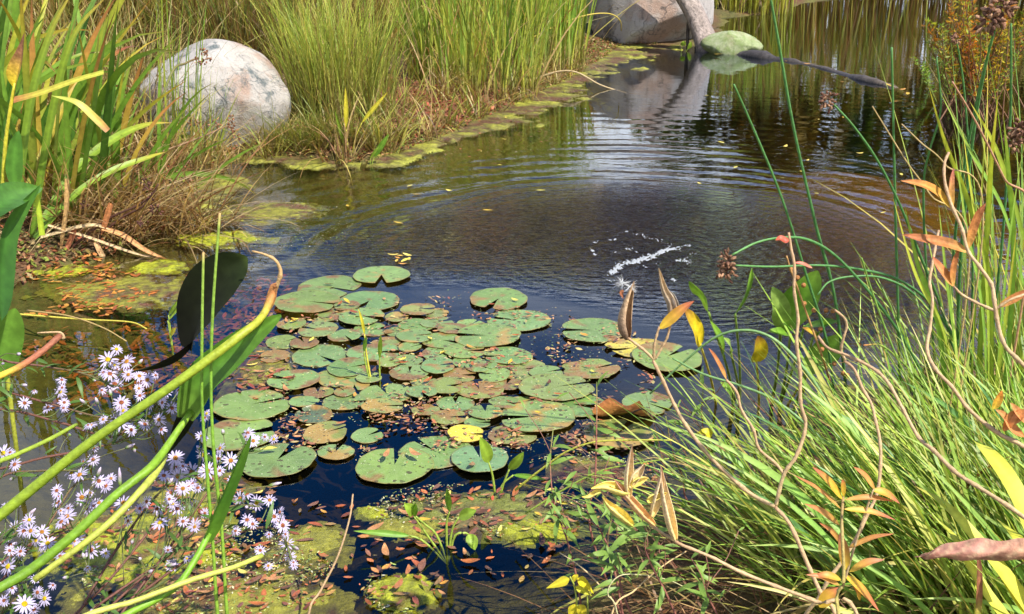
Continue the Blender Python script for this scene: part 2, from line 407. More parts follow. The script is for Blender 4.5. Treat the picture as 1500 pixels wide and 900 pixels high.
def pad_mat():
    m = newmat('lily_pad'); N = NT(m)
    tc = N.n('ShaderNodeTexCoord').outputs['Object']
    oi = N.n('ShaderNodeObjectInfo').outputs['Random']
    off = N.n('ShaderNodeVectorMath', {0: tc, 1: N.n('ShaderNodeCombineXYZ', {0: N.m('MULTIPLY', oi, 37.0), 1: N.m('MULTIPLY', oi, 91.0), 2: 0.0}).outputs[0]}, operation='ADD').outputs[0]
    col = N.n('ShaderNodeAttribute', attribute_name='Col').outputs['Color']      # green, dead patches and rim
    n1 = N.noise(off, 16, 4); n2 = N.noise(off, 120, 3)
    k = N.n('ShaderNodeMapRange', {'Value': n1, 'From Min': 0.3, 'From Max': 0.7, 'To Min': 0.80, 'To Max': 1.18}).outputs[0]
    c = N.n('ShaderNodeVectorMath', {0: col, 'Scale': k}, operation='SCALE').outputs[0]
    # radial veins
    sp = N.n('ShaderNodeSeparateXYZ', {0: tc})
    ang = N.m('ARCTAN2', sp.outputs['Y'], sp.outputs['X'])
    vein = N.m('POWER', N.m('ABSOLUTE', N.m('SINE', N.m('MULTIPLY', ang, 11.0))), 14.0)
    vein = N.m('SUBTRACT', 1.0, N.m('POWER', N.m('ABSOLUTE', N.m('SINE', N.m('MULTIPLY', ang, 9.0))), 0.12))
    c = N.mix(N.m('MULTIPLY', vein, 0.5), c, (0.30, 0.36, 0.16, 1))
    # brown insect and rot specks
    vo = N.n('ShaderNodeTexVoronoi', {'Vector': off, 'Scale': 62.0, 'Randomness': 1.0})
    rnd = N.n('ShaderNodeSeparateColor', {0: vo.outputs['Color']})
    thr = N.m('MULTIPLY', N.m('MULTIPLY', rnd.outputs[0], rnd.outputs[1]), 0.62)
    spot = N.m('MULTIPLY', N.m('LESS_THAN', vo.outputs['Distance'], thr), N.ramp(n1, [(0.42, g3(0.0)), (0.52, g3(1))]))
    c = N.mix(N.m('MULTIPLY', spot, 0.85), c, (0.05, 0.035, 0.012, 1))
    vo2 = N.n('ShaderNodeTexVoronoi', {'Vector': off, 'Scale': 130.0, 'Randomness': 1.0})
    r2 = N.n('ShaderNodeSeparateColor', {0: vo2.outputs['Color']})
    spk = N.m('LESS_THAN', vo2.outputs['Distance'], N.m('MULTIPLY', N.m('POWER', r2.outputs[0], 6.0), 0.28))
    c = N.mix(N.m('MULTIPLY', spk, 0.8), c, (0.50, 0.50, 0.34, 1))
    b = N.n('ShaderNodeBump', {'Height': N.m('ADD', N.m('MULTIPLY', vein, 0.5), n2), 'Strength': 0.25, 'Distance': 0.004})
    p = N.n('ShaderNodeBsdfPrincipled', {'Base Color': c, 'Roughness': 0.36, 'Specular IOR Level': 0.5, 'Normal': b.outputs[0]})
    N.n('ShaderNodeOutputMaterial', {0: p.outputs[0]})
    return m
M_PAD = pad_mat()

def algae_mat():
    m = newmat('algae'); N = NT(m)
    pos = N.n('ShaderNodeNewGeometry').outputs['Position']
    col = N.n('ShaderNodeAttribute', attribute_name='Col').outputs['Color']
    n1 = N.noise(pos, 45, 5, 0.65); n2 = N.noise(pos, 260, 4, 0.7)
    k = N.n('ShaderNodeMapRange', {'Value': n1, 'From Min': 0.3, 'From Max': 0.7, 'To Min': 0.45, 'To Max': 1.45}).outputs[0]
    c = N.n('ShaderNodeVectorMath', {0: col, 'Scale': k}, operation='SCALE').outputs[0]
    b = N.n('ShaderNodeBump', {'Height': N.m('ADD', n1, N.m('MULTIPLY', n2, 0.5)), 'Strength': 0.9, 'Distance': 0.012})
    p = N.n('ShaderNodeBsdfPrincipled', {'Base Color': c, 'Roughness': 0.42, 'Specular IOR Level': 0.5, 'Normal': b.outputs[0]})
    edge = N.n('ShaderNodeAttribute', attribute_name='Col').outputs['Alpha']
    N.n('ShaderNodeOutputMaterial', {0: p.outputs[0]})
    return m
M_ALGAE = algae_mat()
def plain(name, c, rough=0.5, trans=0.0, spec=0.5):
    m = newmat(name); N = NT(m)
    p = N.n('ShaderNodeBsdfPrincipled', {'Base Color': c + (1,), 'Roughness': rough, 'Specular IOR Level': spec})
    out = N.n('ShaderNodeOutputMaterial')
    if trans:
        t = N.n('ShaderNodeBsdfTransparent'); mx = N.n('ShaderNodeMixShader', {0: trans, 1: p.outputs[0], 2: t.outputs[0]})
        m.node_tree.links.new(mx.outputs[0], out.inputs[0])
    else: m.node_tree.links.new(p.outputs[0], out.inputs[0])
    return m
M_FOAM = plain('foam', (0.62, 0.65, 0.68), 0.3, 0.5)
M_FLUFF = plain('seed_silk', (0.9, 0.9, 0.9), 0.5, 0.25)
# ------------------------------------------------------------------ the pond's outline and the ground
POND = [W(-260, 860), W(-150, 600), W(-60, 440), W(60, 392), W(190, 355), W(250, 312), W(268, 272), W(318, 232), W(420, 226),
        W(520, 236), W(600, 212), W(700, 170), W(800, 125), W(868, 88), W(895, 67), W(1045, 64), W(1050, 26), W(1140, 18), W(1178, 2),
        (7.0, 20.5), (12, 21), (18, 20), (17, 10), (9, 5.6), W(1640, 400), W(1500, 500), W(1340, 575), W(1200, 625), W(1090, 690), W(985, 790), W(905, 905),
        (0.15, 1.50), (-0.5, 1.25), (-1.3, 1.25)]
POND = np.array([[p[0], p[1]] for p in POND])
def pond_sd(x, y):                          # > 0 on land, < 0 in the water
    x = np.asarray(x, float); y = np.asarray(y, float); sh = x.shape; x = x.ravel(); y = y.ravel()
    d = np.full(x.shape, 1e9); ins = np.zeros(x.shape, bool)
    for i in range(len(POND)):
        a, b = POND[i], POND[(i + 1) % len(POND)]; e = b - a
        t = np.clip(((x - a[0]) * e[0] + (y - a[1]) * e[1]) / (e @ e), 0, 1)
        d = np.minimum(d, np.hypot(x - a[0] - t * e[0], y - a[1] - t * e[1]))
        cr = (a[1] > y) != (b[1] > y)
        xi = a[0] + (y - a[1]) / (e[1] if abs(e[1]) > 1e-9 else 1e-9) * e[0]
        ins ^= cr & (x < xi)
    return np.where(ins, -d, d).reshape(sh)
def ground_h(x, y):
    sd = pond_sd(x, y) + (fbm(np.asarray(x) * 3.1, np.asarray(y) * 3.1, 5) - 0.5) * 0.34
    land = 0.015 + 0.16 * np.clip(sd, 0, 0.5) + 0.07 * np.clip(sd - 0.5, 0, 3) + 0.03 * (fbm(np.asarray(x) * 5, np.asarray(y) * 5, 9) - 0.4) * np.clip(sd * 4, 0, 1)
    bed = 0.015 + 0.22 * np.clip(sd, -0.35, 0) + 0.45 * np.clip(sd + 0.35, -1.6, 0)
    xx, yy = np.asarray(x, float), np.asarray(y, float)
    shal = np.exp(-(((xx - 2.1) / 1.15) ** 2 + ((yy - 6.3) / 2.0) ** 2)) * 0.83 + np.exp(-(((xx + 1.7) / 0.8) ** 2 + ((yy - 4.15) / 0.6) ** 2)) * 0.74
    bed = bed * (1 - np.clip(shal, 0, 0.85))              # two shoals where the bottom shows
    hol = np.exp(-(((np.asarray(x) + 1.93) / 0.6) ** 2 + ((np.asarray(y) - 6.75) / 0.42) ** 2))       # the hollow round the pale boulder
    land = land * (1 - 0.8 * hol)
    return np.where(sd > 0, land, bed)

xs = np.concatenate([-np.geomspace(300, 6.2, 16), np.linspace(-6, 5, 300), np.geomspace(5.2, 300, 22)])
ys = np.concatenate([-np.geomspace(200, 1.2, 12), np.linspace(-1, 10, 260), np.geomspace(10.15, 24, 50), np.geomspace(26, 600, 14)])
X, Y = np.meshgrid(xs, ys)
Z = ground_h(X, Y)
sd = pond_sd(X, Y)
nz = fbm(X * 2.3, Y * 2.3, 21)
gc = np.empty(X.shape + (3,))
gc[:] = (0.085, 0.062, 0.030)
def blend(mask, c):
    global gc
    gc = gc * (1 - mask[..., None]) + np.array(c) * mask[..., None]
blend(np.clip((nz - 0.45) * 5, 0, 1), (0.075, 0.085, 0.022))
blend(np.clip(1 - np.abs(sd - 0.12) / 0.28, 0, 1) * np.clip((fbm(X * 6, Y * 6, 4) - 0.35) * 5, 0, 1), (0.13, 0.055, 0.03))
blend(np.clip(-sd / 0.1, 0, 1), (0.11, 0.10, 0.025))
blend(np.exp(-(((X - 2.1) / 1.4) ** 2 + ((Y - 6.4) / 2.3) ** 2)) * (sd < 0), (0.40, 0.20, 0.045))
rm = W(640, 160); blend(np.exp(-(((X - rm[0] - 0.05) / 0.8) ** 2 + ((Y - rm[1]) / 1.2) ** 2)) * (sd > 0), (0.22, 0.075, 0.045))
blend(np.clip((sd - 2.5) / 3, 0, 1), (0.10, 0.12, 0.03))
mb = MB(); mb.grid(np.stack([X, Y, Z], -1), gc)
ground = mb.build('ground', M_GROUND); tag(ground, kind='structure')

wp_ = MB(); wp_.add([(-9, 0.4, 0), (20, 0.4, 0), (20, 22.5, 0), (-9, 22.5, 0), (-9, 0.4, -3), (20, 0.4, -3), (20, 22.5, -3), (-9, 22.5, -3)], [(0, 1, 2, 3), (7, 6, 5, 4), (4, 5, 1, 0), (5, 6, 2, 1), (6, 7, 3, 2), (7, 4, 0, 3)])
water = wp_.build('water', M_WATER, smooth=False); tag(water, kind='structure')

# ------------------------------------------------------------------ boulders and driftwood
def rock(name, label, mat, center, scale, seed, flat=0.0, rz=0.0, cuts=(), sub=5, bump=0.16):
    import bmesh
    bm = bmesh.new(); bmesh.ops.create_icosphere(bm, subdivisions=sub, radius=1.0)
    v = np.array([p.co[:] for p in bm.verts]); f = np.array([[a.index for a in q.verts] for q in bm.faces]); bm.free()
    d = 1 + bump * ((fbm(v[:, 0] * 1.1 + 7 * seed, v[:, 1] * 1.1 + v[:, 2] * 0.9, seed, 3) - 0.5) * 2) + 0.03 * (fbm(v[:, 0] * 5 + seed, v[:, 2] * 5 + v[:, 1] * 4, seed + 3) - 0.5)
    v = v * d[:, None]
    for nx, ny, nz_, off in cuts:           # flattened faces, softly
        n_ = np.array([nx, ny, nz_]) / math.sqrt(nx * nx + ny * ny + nz_ * nz_)
        s = v @ n_ - off
        v = v - np.where(s > 0, s * 0.86, 0)[:, None] * n_[None]
    v = v * np.array(scale)
    c, s = math.cos(rz), math.sin(rz)
    v = v @ np.array([[c, s, 0], [-s, c, 0], [0, 0, 1]])
    me = mesh_from(name, v, [], [f]); me.materials.append(mat)
    o = bpy.data.objects.new(name, me); COL.objects.link(o); o.location = center
    return tag(o, label, 'rock')
b0 = W(318, 214)
dB = b0[1] + 0.20
rock('boulder', 'big pale rounded boulder on the left bank behind the tall leaves', M_BOULDER, D(311, 152, dB - 0.08), (0.465, 0.40, 0.385), 3,
     cuts=((-0.55, -0.2, 0.8, 0.80), (0.75, -0.3, 0.65, 0.86), (0.4, -0.85, -0.35, 0.85)), rz=0.1)
b1 = W(955, 68)
rock('boulder', 'large blocky grey boulder at the far end behind the driftwood', M_BOULDER2, D(955, 2, b1[1] + 0.42), (0.78, 0.60, 0.62), 6,
     cuts=((-0.2, -1, 0.15, 0.62), (1, -0.35, 0.1, 0.78), (-0.95, -0.55, 0.12, 0.60), (0.05, -0.1, 1, 0.72), (0.3, -0.7, -0.7, 0.7)), rz=0.05, bump=0.12)
b2 = W(1073, 80)
rock('stone', 'low green algae-covered stone in the water beside the driftwood', M_MOSSROCK, D(1072, 66, b2[1] + 0.16), (0.29, 0.2, 0.165), 9, cuts=((0.55, -0.3, 0.8, 0.62), (-0.4, -0.6, 0.6, 0.7), (0.2, -0.95, 0.2, 0.75)), rz=-0.3, sub=4, bump=0.22)

drift = thing('driftwood', 'grey weathered driftwood trunk leaning on the far boulder with its log floating across', 'driftwood', W(1030, 74))
yb = W(1030, 74)[1]
k = 26
Pq = spline([D(960, -62, yb + 0.12), D(990, -22, yb + 0.10), D(1012, 12, yb + 0.08), D(1025, 42, yb + 0.05), D(1034, 66, yb), D(1040, 78, yb - 0.02)], k)
rr = np.interp(np.linspace(0, 1, k), [0, 0.5, 0.8, 0.92, 1], [0.085, 0.10, 0.115, 0.165, 0.19])
mb = MB(); cw = lerpc([(0, (0.27, 0.225, 0.20)), (0.75, (0.25, 0.20, 0.18)), (0.93, (0.12, 0.09, 0.08)), (1, (0.035, 0.03, 0.032))], np.linspace(0, 1, k))
n_ = 20; T = unit(np.gradient(Pq, axis=0)); A = unit(np.cross(T, np.array([0, 1.0, 0.2]))); B = np.cross(T, A)
a_ = np.linspace(0, 2 * math.pi, n_, endpoint=False)
rad = rr[:, None] * (1 + 0.16 * np.sin(a_ * 3 + 1)[None] * np.linspace(0.4, 1.2, k)[:, None] + 0.07 * np.sin(a_ * 7 + 2)[None] * np.linspace(0.3, 1.4, k)[:, None])
V = Pq[:, None] + A[:, None] * (np.cos(a_) * rad)[..., None] + B[:, None] * (np.sin(a_) * rad)[..., None]
mb.grid(V, cw, True); mb.build('trunk', M_WOOD, drift)
mb = MB()
Pl = spline([W(1026, 75, -0.02), W(1060, 79, -0.02), W(1110, 86, -0.018), W(1160, 94, -0.025), W(1215, 106, -0.02), W(1275, 122, -0.012), W(1332, 140, -0.04)], 40)
Pl = Pl + np.stack([np.zeros(40), 0.03 * np.sin(np.linspace(0, 14, 40)), 0.012 * np.sin(np.linspace(0, 23, 40))], -1)
rl = np.interp(np.linspace(0, 1, 40), [0, 0.1, 0.3, 0.5, 0.63, 0.75, 0.9, 1], [0.13, 0.095, 0.072, 0.055, 0.024, 0.055, 0.04, 0.016]) * (1 + 0.18 * np.sin(np.linspace(0, 41, 40)) + 0.1 * np.sin(np.linspace(0, 90, 40)))
mb.tube(Pl, rl, lerpc([(0, (0.03, 0.027, 0.03)), (0.25, (0.06, 0.052, 0.055)), (0.45, (0.028, 0.024, 0.024)), (0.6, (0.10, 0.08, 0.065)), (0.75, (0.05, 0.045, 0.05)), (1, (0.15, 0.11, 0.07))], np.linspace(0, 1, 40)), 12)
mb.build('floating_log', M_WOOD, drift)
mb = MB(); mb.tube(spline([D(1012, 22, yb + 0.1), D(1008, 40, yb + 0.14), D(1007, 74, yb + 0.1)], 8), np.linspace(0.028, 0.014, 8), (0.07, 0.055, 0.05), 7); mb.build('branch_stub', M_WOOD, drift)

# ------------------------------------------------------------------ lily pads (centre x, y, width, height in the picture, notch direction, kind)
PADS = [
 (482,421,91,34,-30,'g',''), (559,406,81,27,-85,'g','green lily pad at the far end of the raft nearest the open water'),
 (541,443,87,31,-110,'g',''), (450,447,97,34,-15,'s','speckled lily pad at the far left corner of the raft'),
 (730,441,87,32,-110,'g','clean green lily pad with its notch toward the viewer, farthest right of the far rim'),
 (760,471,97,31,165,'g','broad lily pad notched on the left just behind the small yellow leaf'), (713,497,101,34,175,'g',''),
 (869,487,97,35,182,'g','lone round lily pad apart on the right, notched on its left side'),
 (929,511,86,26,200,'y','yellowing brown-edged lily pad behind the milkweed pod'), (977,527,100,46,40,'g','large lily pad behind the forked milkweed stem at the right edge of the raft'),
 (743,524,76,22,190,'g',''), (763,542,87,28,10,'d',''), (724,553,48,22,170,'g',''), (867,543,90,31,30,'d','lily pad covered in brown debris below the lone round pad'),
 (815,573,108,41,20,'s','large black-speckled lily pad in the right half of the raft'), (702,575,72,24,100,'d',''), (838,594,100,36,-20,'g',''),
 (711,609,52,20,95,'g',''), (786,614,118,34,185,'s',''), (948,592,74,36,-40,'g','lily pad behind the curled brown one on the right'),
 (613,457,52,18,0,'d',''), (611,479,55,19,-10,'g',''), (544,484,53,19,20,'g',''), (530,467,70,25,-20,'g',''), (582,466,37,17,0,'d',''),
 (466,488,58,23,160,'s',''), (427,478,42,20,100,'s',''), (474,473,32,16,0,'d',''), (608,497,55,20,10,'g',''), (647,502,62,22,-20,'g',''),
 (638,519,42,20,0,'g',''), (601,513,35,14,30,'g',''), (549,519,82,24,5,'g',''), (468,522,77,38,-40,'g','plain broad lily pad left of the two upright shoots'), (681,518,62,22,0,'g',''),
 (599,531,42,17,200,'g',''), (642,541,52,25,10,'g',''), (600,549,60,23,92,'g','lily pad notched at its far rim right of the upright shoots'), (685,532,44,18,0,'g',''), (570,536,34,14,0,'s',''),
 (675,553,50,21,0,'d',''), (519,565,46,17,-80,'g',''), (505,579,32,14,120,'g',''), (512,541,66,27,20,'g',''), (500,554,80,25,-30,'d',''),
 (430,560,76,30,170,'g','lily pad with a yellow leaf stranded on it at the left rim'), (566,579,76,31,110,'s',''), (653,571,52,24,0,'d',''), (369,597,117,42,30,'g','wide lily pad behind the thin green stems at the left'),
 (350,638,115,46,20,'g','smooth lily pad half hidden by asters at the left'), (407,680,111,51,70,'g','big lily pad with orange leaves on it, nearest on the left'),
 (578,685,111,55,88,'g','nearest lily pad of all, split toward the far side'), (639,664,107,48,130,'g','big lily pad just behind the nearest one, with a twig on it'), (703,677,83,43,100,'b','bluish green lily pad behind the young green shoot'),
 (492,665,56,23,85,'g','small lily pad between the two biggest near ones'), (538,639,49,22,40,'g','small notched lily pad out in the dark blue gap'), (478,638,70,32,30,'d','lily pad heaped with red leaves left of the dark blue gap'),
 (505,591,65,24,0,'s',''), (561,601,62,21,0,'d',''), (460,613,54,23,150,'w','dull water-filled lily pad with upturned rim'),
 (667,593,57,22,92,'g','small heart-like lily pad alone in the middle gap'), (658,617,57,21,0,'d',''), (683,640,55,24,0,'Y','bright yellow lily pad in the middle of the raft'),
 (752,638,78,31,0,'d','rot-spotted lily pad right of the yellow one'), (905,641,102,46,60,'d','large half-rotten lily pad below the curled brown one'), (700,622,40,14,0,'g',''),
 (415,502,52,20,40,'s',''), (446,506,44,17,120,'d',''), (402,524,46,18,200,'d',''), (505,497,50,18,-60,'g',''), (640,476,48,17,30,'g',''), (583,488,40,15,210,'s',''), (662,486,46,16,-30,'d',''), (690,479,44,15,60,'g',''),
 (566,503,44,15,140,'d',''), (705,541,48,18,-50,'g',''), (742,566,50,19,80,'d',''), (768,592,56,20,170,'g',''), (738,594,44,17,-20,'s',''), (622,562,46,18,60,'d',''), (618,580,48,18,-70,'g',''), (541,557,40,15,30,'s',''), (466,577,46,17,100,'d',''), (446,594,44,16,-20,'g',''), (624,605,44,16,120,'d',''),
 (488,462,48,18,70,'s',''), (508,452,40,15,200,'d',''), (800,548,52,19,20,'g',''), (640,460,36,13,0,'d',''),
]
PCOL = {'g': (0.135, 0.225, 0.062), 's': (0.145, 0.21, 0.055), 'd': (0.16, 0.195, 0.05), 'y': (0.40, 0.33, 0.05), 'Y': (0.55, 0.43, 0.04), 'b': (0.12, 0.23, 0.10), 'w': (0.075, 0.11, 0.06)}
LANDMARKS = [('the pair of upright shoots', 550, 522), ('the bright yellow pad', 683, 640), ('the lone pad apart on the right', 869, 487), ('the curled dead pad', 908, 598), ('the farthest pad', 559, 406),
             ('the pad at the far left corner', 450, 447), ('the big black-speckled pad', 815, 573), ('the small heart-like pad', 667, 593), ('the broad pad with a yellow speck in front', 760, 471), ('the water-filled pad', 460, 613), ('the left rim pad with the yellow leaf', 430, 560)]
USED = {t[6] for t in PADS}
def pad_label(cx, cy, w, kind):
    look = {'g': 'plain green', 's': 'dark-speckled', 'd': 'brown-blotched'}[kind]; size = 'small ' if w < 48 else ('broad ' if w > 80 else '')
    for nm, lx, ly in sorted(LANDMARKS, key=lambda q: math.hypot(q[1] - cx, (q[2] - cy) * 2.2)):
        dx, dy = cx - lx, (cy - ly) * 2.2
        a = math.degrees(math.atan2(-dy, dx)) % 360
        rel = ['right of', 'behind and right of', 'behind', 'behind and left of', 'left of', 'in front and left of', 'in front of', 'in front and right of'][int((a + 22.5) // 45) % 8]
        near = 'just ' if math.hypot(dx, dy) < 75 else 'further '
        lab = f'{size}{look} lily pad {near}{rel} {nm}'
        if lab not in USED and len(lab.split()) <= 16:
            USED.add(lab); return lab
def lily_pad(i, cx, cy, w, h, notch, kind, label):
    p = W(cx, cy); r = w * 0.5 * depth(p) / FPX
    sy = float(np.clip(h / (w * math.sin(math.atan2(CAM_H, p[1]))), 0.86, 1.12))
    lab = label or pad_label(cx, cy, w, kind)
    na, nr = 48, 9
    na0 = math.radians(notch); half = math.radians(random.uniform(4, 15)) if kind not in 'w' else 0.1
    a = np.linspace(na0 + half, na0 + 2 * math.pi - half, na)
    f = np.array([0.0, 0.12, 0.3, 0.5, 0.68, 0.82, 0.92, 0.975, 1.0])
    wob = 1 + 0.035 * np.sin(a * 2 + i) + 0.018 * np.sin(a * 5 + 2 * i) + 0.012 * np.sin(a * 11 + 3 * i)
    close = np.clip(np.minimum(a - a[0], a[-1] - a) / 0.45, 0, 1); wob = wob * (0.90 + 0.10 * np.sqrt(close))
    if kind == 'd': wob = wob * (1 - 0.13 * np.clip(vn(a * 2.2 + i, a * 0 + i, 3) - 0.62, 0, 1) / 0.38)
    R = f[:, None] * wob[None] * r
    x, y = R * np.cos(a)[None], R * np.sin(a)[None] * sy
    curl = 0.010 if kind in 'yYw' else random.uniform(0.0, 0.004)
    lift = (0.5 + 0.5 * np.sin(a * random.choice([1, 2]) + i * 1.7)) ** 2
    z = f[:, None] ** 7 * curl * lift[None] + 0.0025 * (fbm(x * 14 + i, y * 14, 8) - 0.5)
    z = z + x * math.tan(random.uniform(-0.007, 0.007)) + y * math.tan(random.uniform(-0.007, 0.007))
    base = np.array(PCOL[kind]) * random.uniform(0.86, 1.12) * np.array([random.uniform(0.92, 1.12), 1, random.uniform(0.8, 1.2)])
    c = np.tile(base, x.shape + (1,))
    dn = fbm(x * 17 + 5 * i, y * 17 + 3 * i, 31, 3)
    th = {'g': 0.64, 's': 0.61, 'd': 0.50, 'y': 0.5, 'Y': 0.66, 'b': 0.9, 'w': 0.6}[kind]
    dm = np.clip((dn + 0.07 * f[:, None] ** 4 - th) * 12, 0, 1)[..., None]
    c = c * (1 - dm) + np.array(random.choice([(0.22, 0.12, 0.035), (0.30, 0.19, 0.05), (0.17, 0.085, 0.03)])) * dm
    rim = np.clip((f - 0.93) / 0.07, 0, 1)[:, None, None]
    c = c * (1 - 0.55 * rim) + np.array((0.20, 0.15, 0.05)) * 0.55 * rim
    z0 = 0.0028 + 0.0012 * ((i * 7) % 11)
    V = np.stack([x, y, z], -1)
    low = V[-1:] * np.array([0.985, 0.985, 1]) - np.array([0, 0, 0.0022])
    mb = MB(); mb.grid(np.concatenate([V, low]), np.concatenate([c, c[-1:] * 0.8 + np.array((0.05, 0.0, 0.01))]))
    o = mb.build('lily_pad', M_PAD, loc=(0, 0, 0)); o.location = (p[0], p[1], z0)
    tag(o, lab, 'lily pad', 'floating lily pads')
    return p, r, z0
PADP = [lily_pad(i, *t) for i, t in enumerate(PADS)]

# the one pad that has curled up and turned brown
p = W(908, 604); mb = MB()
u = np.linspace(0, 1, 14); v = np.linspace(-1, 1, 15)
U, Vv = np.meshgrid(u, v, indexing='ij')
wd = 0.085 * np.sqrt(np.clip(1 - (U * 0.75) ** 2.4, 0.05, 1)) * (1 + 0.08 * np.sin(U * 9))
x = Vv * wd + 0.015 * np.sin(U * 5); ang = U * 2.3 - 0.25
y = 0.075 * np.sin(ang) * 0.9 + 0.01 * Vv ** 2; z = 0.006 + 0.062 * (1 - np.cos(ang)) * 0.62 + 0.012 * np.sin(Vv * 4 + U * 3) * U
c = lerpc([(0, (0.16, 0.21, 0.06)), (0.35, (0.25, 0.16, 0.06)), (0.6, (0.42, 0.20, 0.06)), (1, (0.30, 0.10, 0.03))], U + 0.18 * (fbm(x * 40, y * 40 + z * 40, 5) - 0.5))
mb.grid(np.stack([x, -y, z], -1) + p, c); o = mb.build('lily_pad', M_DRY, loc=tuple(p))
tag(o, 'curled brown dead lily pad standing up with a dark hollow underneath', 'lily pad', 'floating lily pads')
# ------------------------------------------------------------------ grass and sedge clumps
def clump(name, label, cat, c, rx, ry, n, L0, L1, w, pal_root, pal_tip, lean=(0.05, 0.35), curl=(0.2, 0.9), az=None, azs=0.6, group=None, seg=6, mid=None, extra=None, prof=2.0, power=1.4, land=True, wts=None, mess=0.16):
    """one clump = one thing whose uncountable blades are one part"""
    xy = ell(n, c, rx, ry, 0.6)
    z = np.maximum(ground_h(xy[:, 0], xy[:, 1]), -0.25) - 0.01
    base = np.column_stack([xy, z])
    root = thing(name, label, cat, (c[0], c[1], float(ground_h(np.array([c[0]]), np.array([c[1]]))[0])), group)
    d = xy - np.array(c[:2]); out = np.arctan2(d[:, 1] / max(ry, 1e-3), d[:, 0] / max(rx, 1e-3))
    a = rng.uniform(0, 2 * math.pi, n) if az is None else rng.normal(az, azs, n)
    if az is None: a = np.where(rng.uniform(size=n) < 0.6, out + rng.normal(0, 0.5, n), a)
    mb = MB(); dead = rng.uniform(size=n) < mess
    c0_, c1_ = pal(n, pal_root), pal(n, pal_tip, wts); ln_, cu_ = rng.uniform(*lean, n), rng.uniform(*curl, n); cm_ = None if mid is None else pal(n, mid)
    dc = pal(n, [STRAW, (0.5, 0.36, 0.14), (0.24, 0.13, 0.06), (0.46, 0.40, 0.10)]); c1_ = np.where(dead[:, None], dc, c1_); c0_ = np.where(dead[:, None], 0.6 * dc, c0_); ln_ = ln_ + dead * np.abs(rng.normal(0, 0.45, n)); cu_ = cu_ + dead * np.abs(rng.normal(0, 0.6, n)); a = np.where(dead, rng.uniform(0, 6.28, n), a)
    if cm_ is not None: cm_ = np.where(dead[:, None], dc, cm_)
    blades(mb, base, rng.uniform(L0, L1, n) * (0.75 + 0.35 * rng.uniform(size=n)), rng.uniform(0.5, 1.5, n) * w, a, ln_, cu_,
           c0_, c1_, seg, prof, cm=cm_, power=power)
    if extra: extra(mb, base)
    o = mb.build('blades', M_GRASS, root); tag(o, kind='stuff')
    return root
YROOT = [(0.34, 0.33, 0.06), (0.28, 0.24, 0.09), (0.20, 0.13, 0.06)]
GT = [G_BRI, G_MID, SEDGE, (0.22, 0.30, 0.03)]
def at(px, py): p = W(px, py); return (p[0], p[1])

# left bank, front to back
clump('fine_grass_clump', 'bright feathery grass clump just right of the pale boulder', 'grass clump', at(500, 192), 0.36, 0.28, 1050, 0.65, 1.10, 0.0062, [(0.30, 0.30, 0.07), (0.22, 0.19, 0.07)], [(0.36, 0.46, 0.05), (0.24, 0.38, 0.04), (0.52, 0.50, 0.09)], (0.0, 0.32), (0.1, 0.95), seg=6)
clump('fine_grass_clump', 'low drooping grass skirt at the water below the feathery clump', 'grass clump', at(470, 222), 0.42, 0.12, 900, 0.18, 0.42, 0.005, [(0.25, 0.2, 0.07)], [(0.22, 0.30, 0.05), (0.40, 0.34, 0.12), (0.15, 0.25, 0.04)], (0.2, 0.8), (0.4, 1.2), az=-1.7, azs=0.9)
clump('sedge_clump', 'dense green reeds standing along the bank left of the far boulder', 'reeds', at(762, 98), 0.62, 1.1, 800, 0.9, 1.7, 0.014, YROOT, [(0.22, 0.36, 0.04), (0.15, 0.28, 0.03), (0.34, 0.42, 0.05), (0.16, 0.31, 0.06)], (0.0, 0.16), (0.02, 0.45), mid=[(0.36, 0.42, 0.05), (0.20, 0.32, 0.04)], seg=6)
clump('sedge_clump', 'yellow-green reeds in the middle of the left bank', 'reeds', at(690, 138), 0.55, 0.75, 480, 0.6, 1.45, 0.013, YROOT, [(0.22, 0.35, 0.04), (0.40, 0.40, 0.05), (0.36, 0.22, 0.06), G_MID], (0.0, 0.24), (0.05, 0.7), mid=[(0.34, 0.38, 0.05), (0.20, 0.30, 0.04)])
clump('sedge_clump', 'short narrow green sedge tuft beside the red moss', 'sedge', at(616, 138), 0.10, 0.10, 60, 0.5, 0.95, 0.016, [(0.25, 0.32, 0.05)], [G_BRI, (0.25, 0.36, 0.04)], (0.0, 0.16), (0.02, 0.3))
clump('meadow_grass', 'brownish mixed meadow growth behind the red moss', 'grass', at(600, 92), 0.9, 0.8, 1700, 0.5, 1.25, 0.009, [BROWN, STRAW], [(0.30, 0.24, 0.07), (0.22, 0.14, 0.05), G_MID, (0.35, 0.30, 0.06)], (0.02, 0.5), (0.1, 1.1))
clump('meadow_grass', 'shaded olive and brown growth directly behind the pale boulder', 'grass', at(350, 135), 0.95, 0.45, 1500, 0.5, 1.15, 0.009, [BROWN, (0.10, 0.06, 0.03)], [(0.20, 0.17, 0.05), G_MID, (0.20, 0.11, 0.04), (0.36, 0.33, 0.05)], (0.02, 0.4), (0.1, 0.9))
clump('meadow_grass', 'tangle of tan and green grass left of the pale boulder', 'grass', at(190, 205), 0.50, 0.55, 1500, 0.4, 1.0, 0.008, [BROWN, STRAW], [(0.40, 0.33, 0.12), (0.26, 0.30, 0.05), (0.34, 0.24, 0.10), (0.16, 0.24, 0.04)], (0.1, 0.8), (0.2, 1.4))
clump('meadow_grass', 'yellow-green grass behind the sword leaves in the upper left corner', 'grass', at(60, 130), 1.1, 0.8, 1800, 0.6, 1.3, 0.011, [BROWN, STRAW], [(0.36, 0.32, 0.07), (0.25, 0.28, 0.05), G_MID, (0.40, 0.25, 0.06)], (0.03, 0.5), (0.15, 1.1))
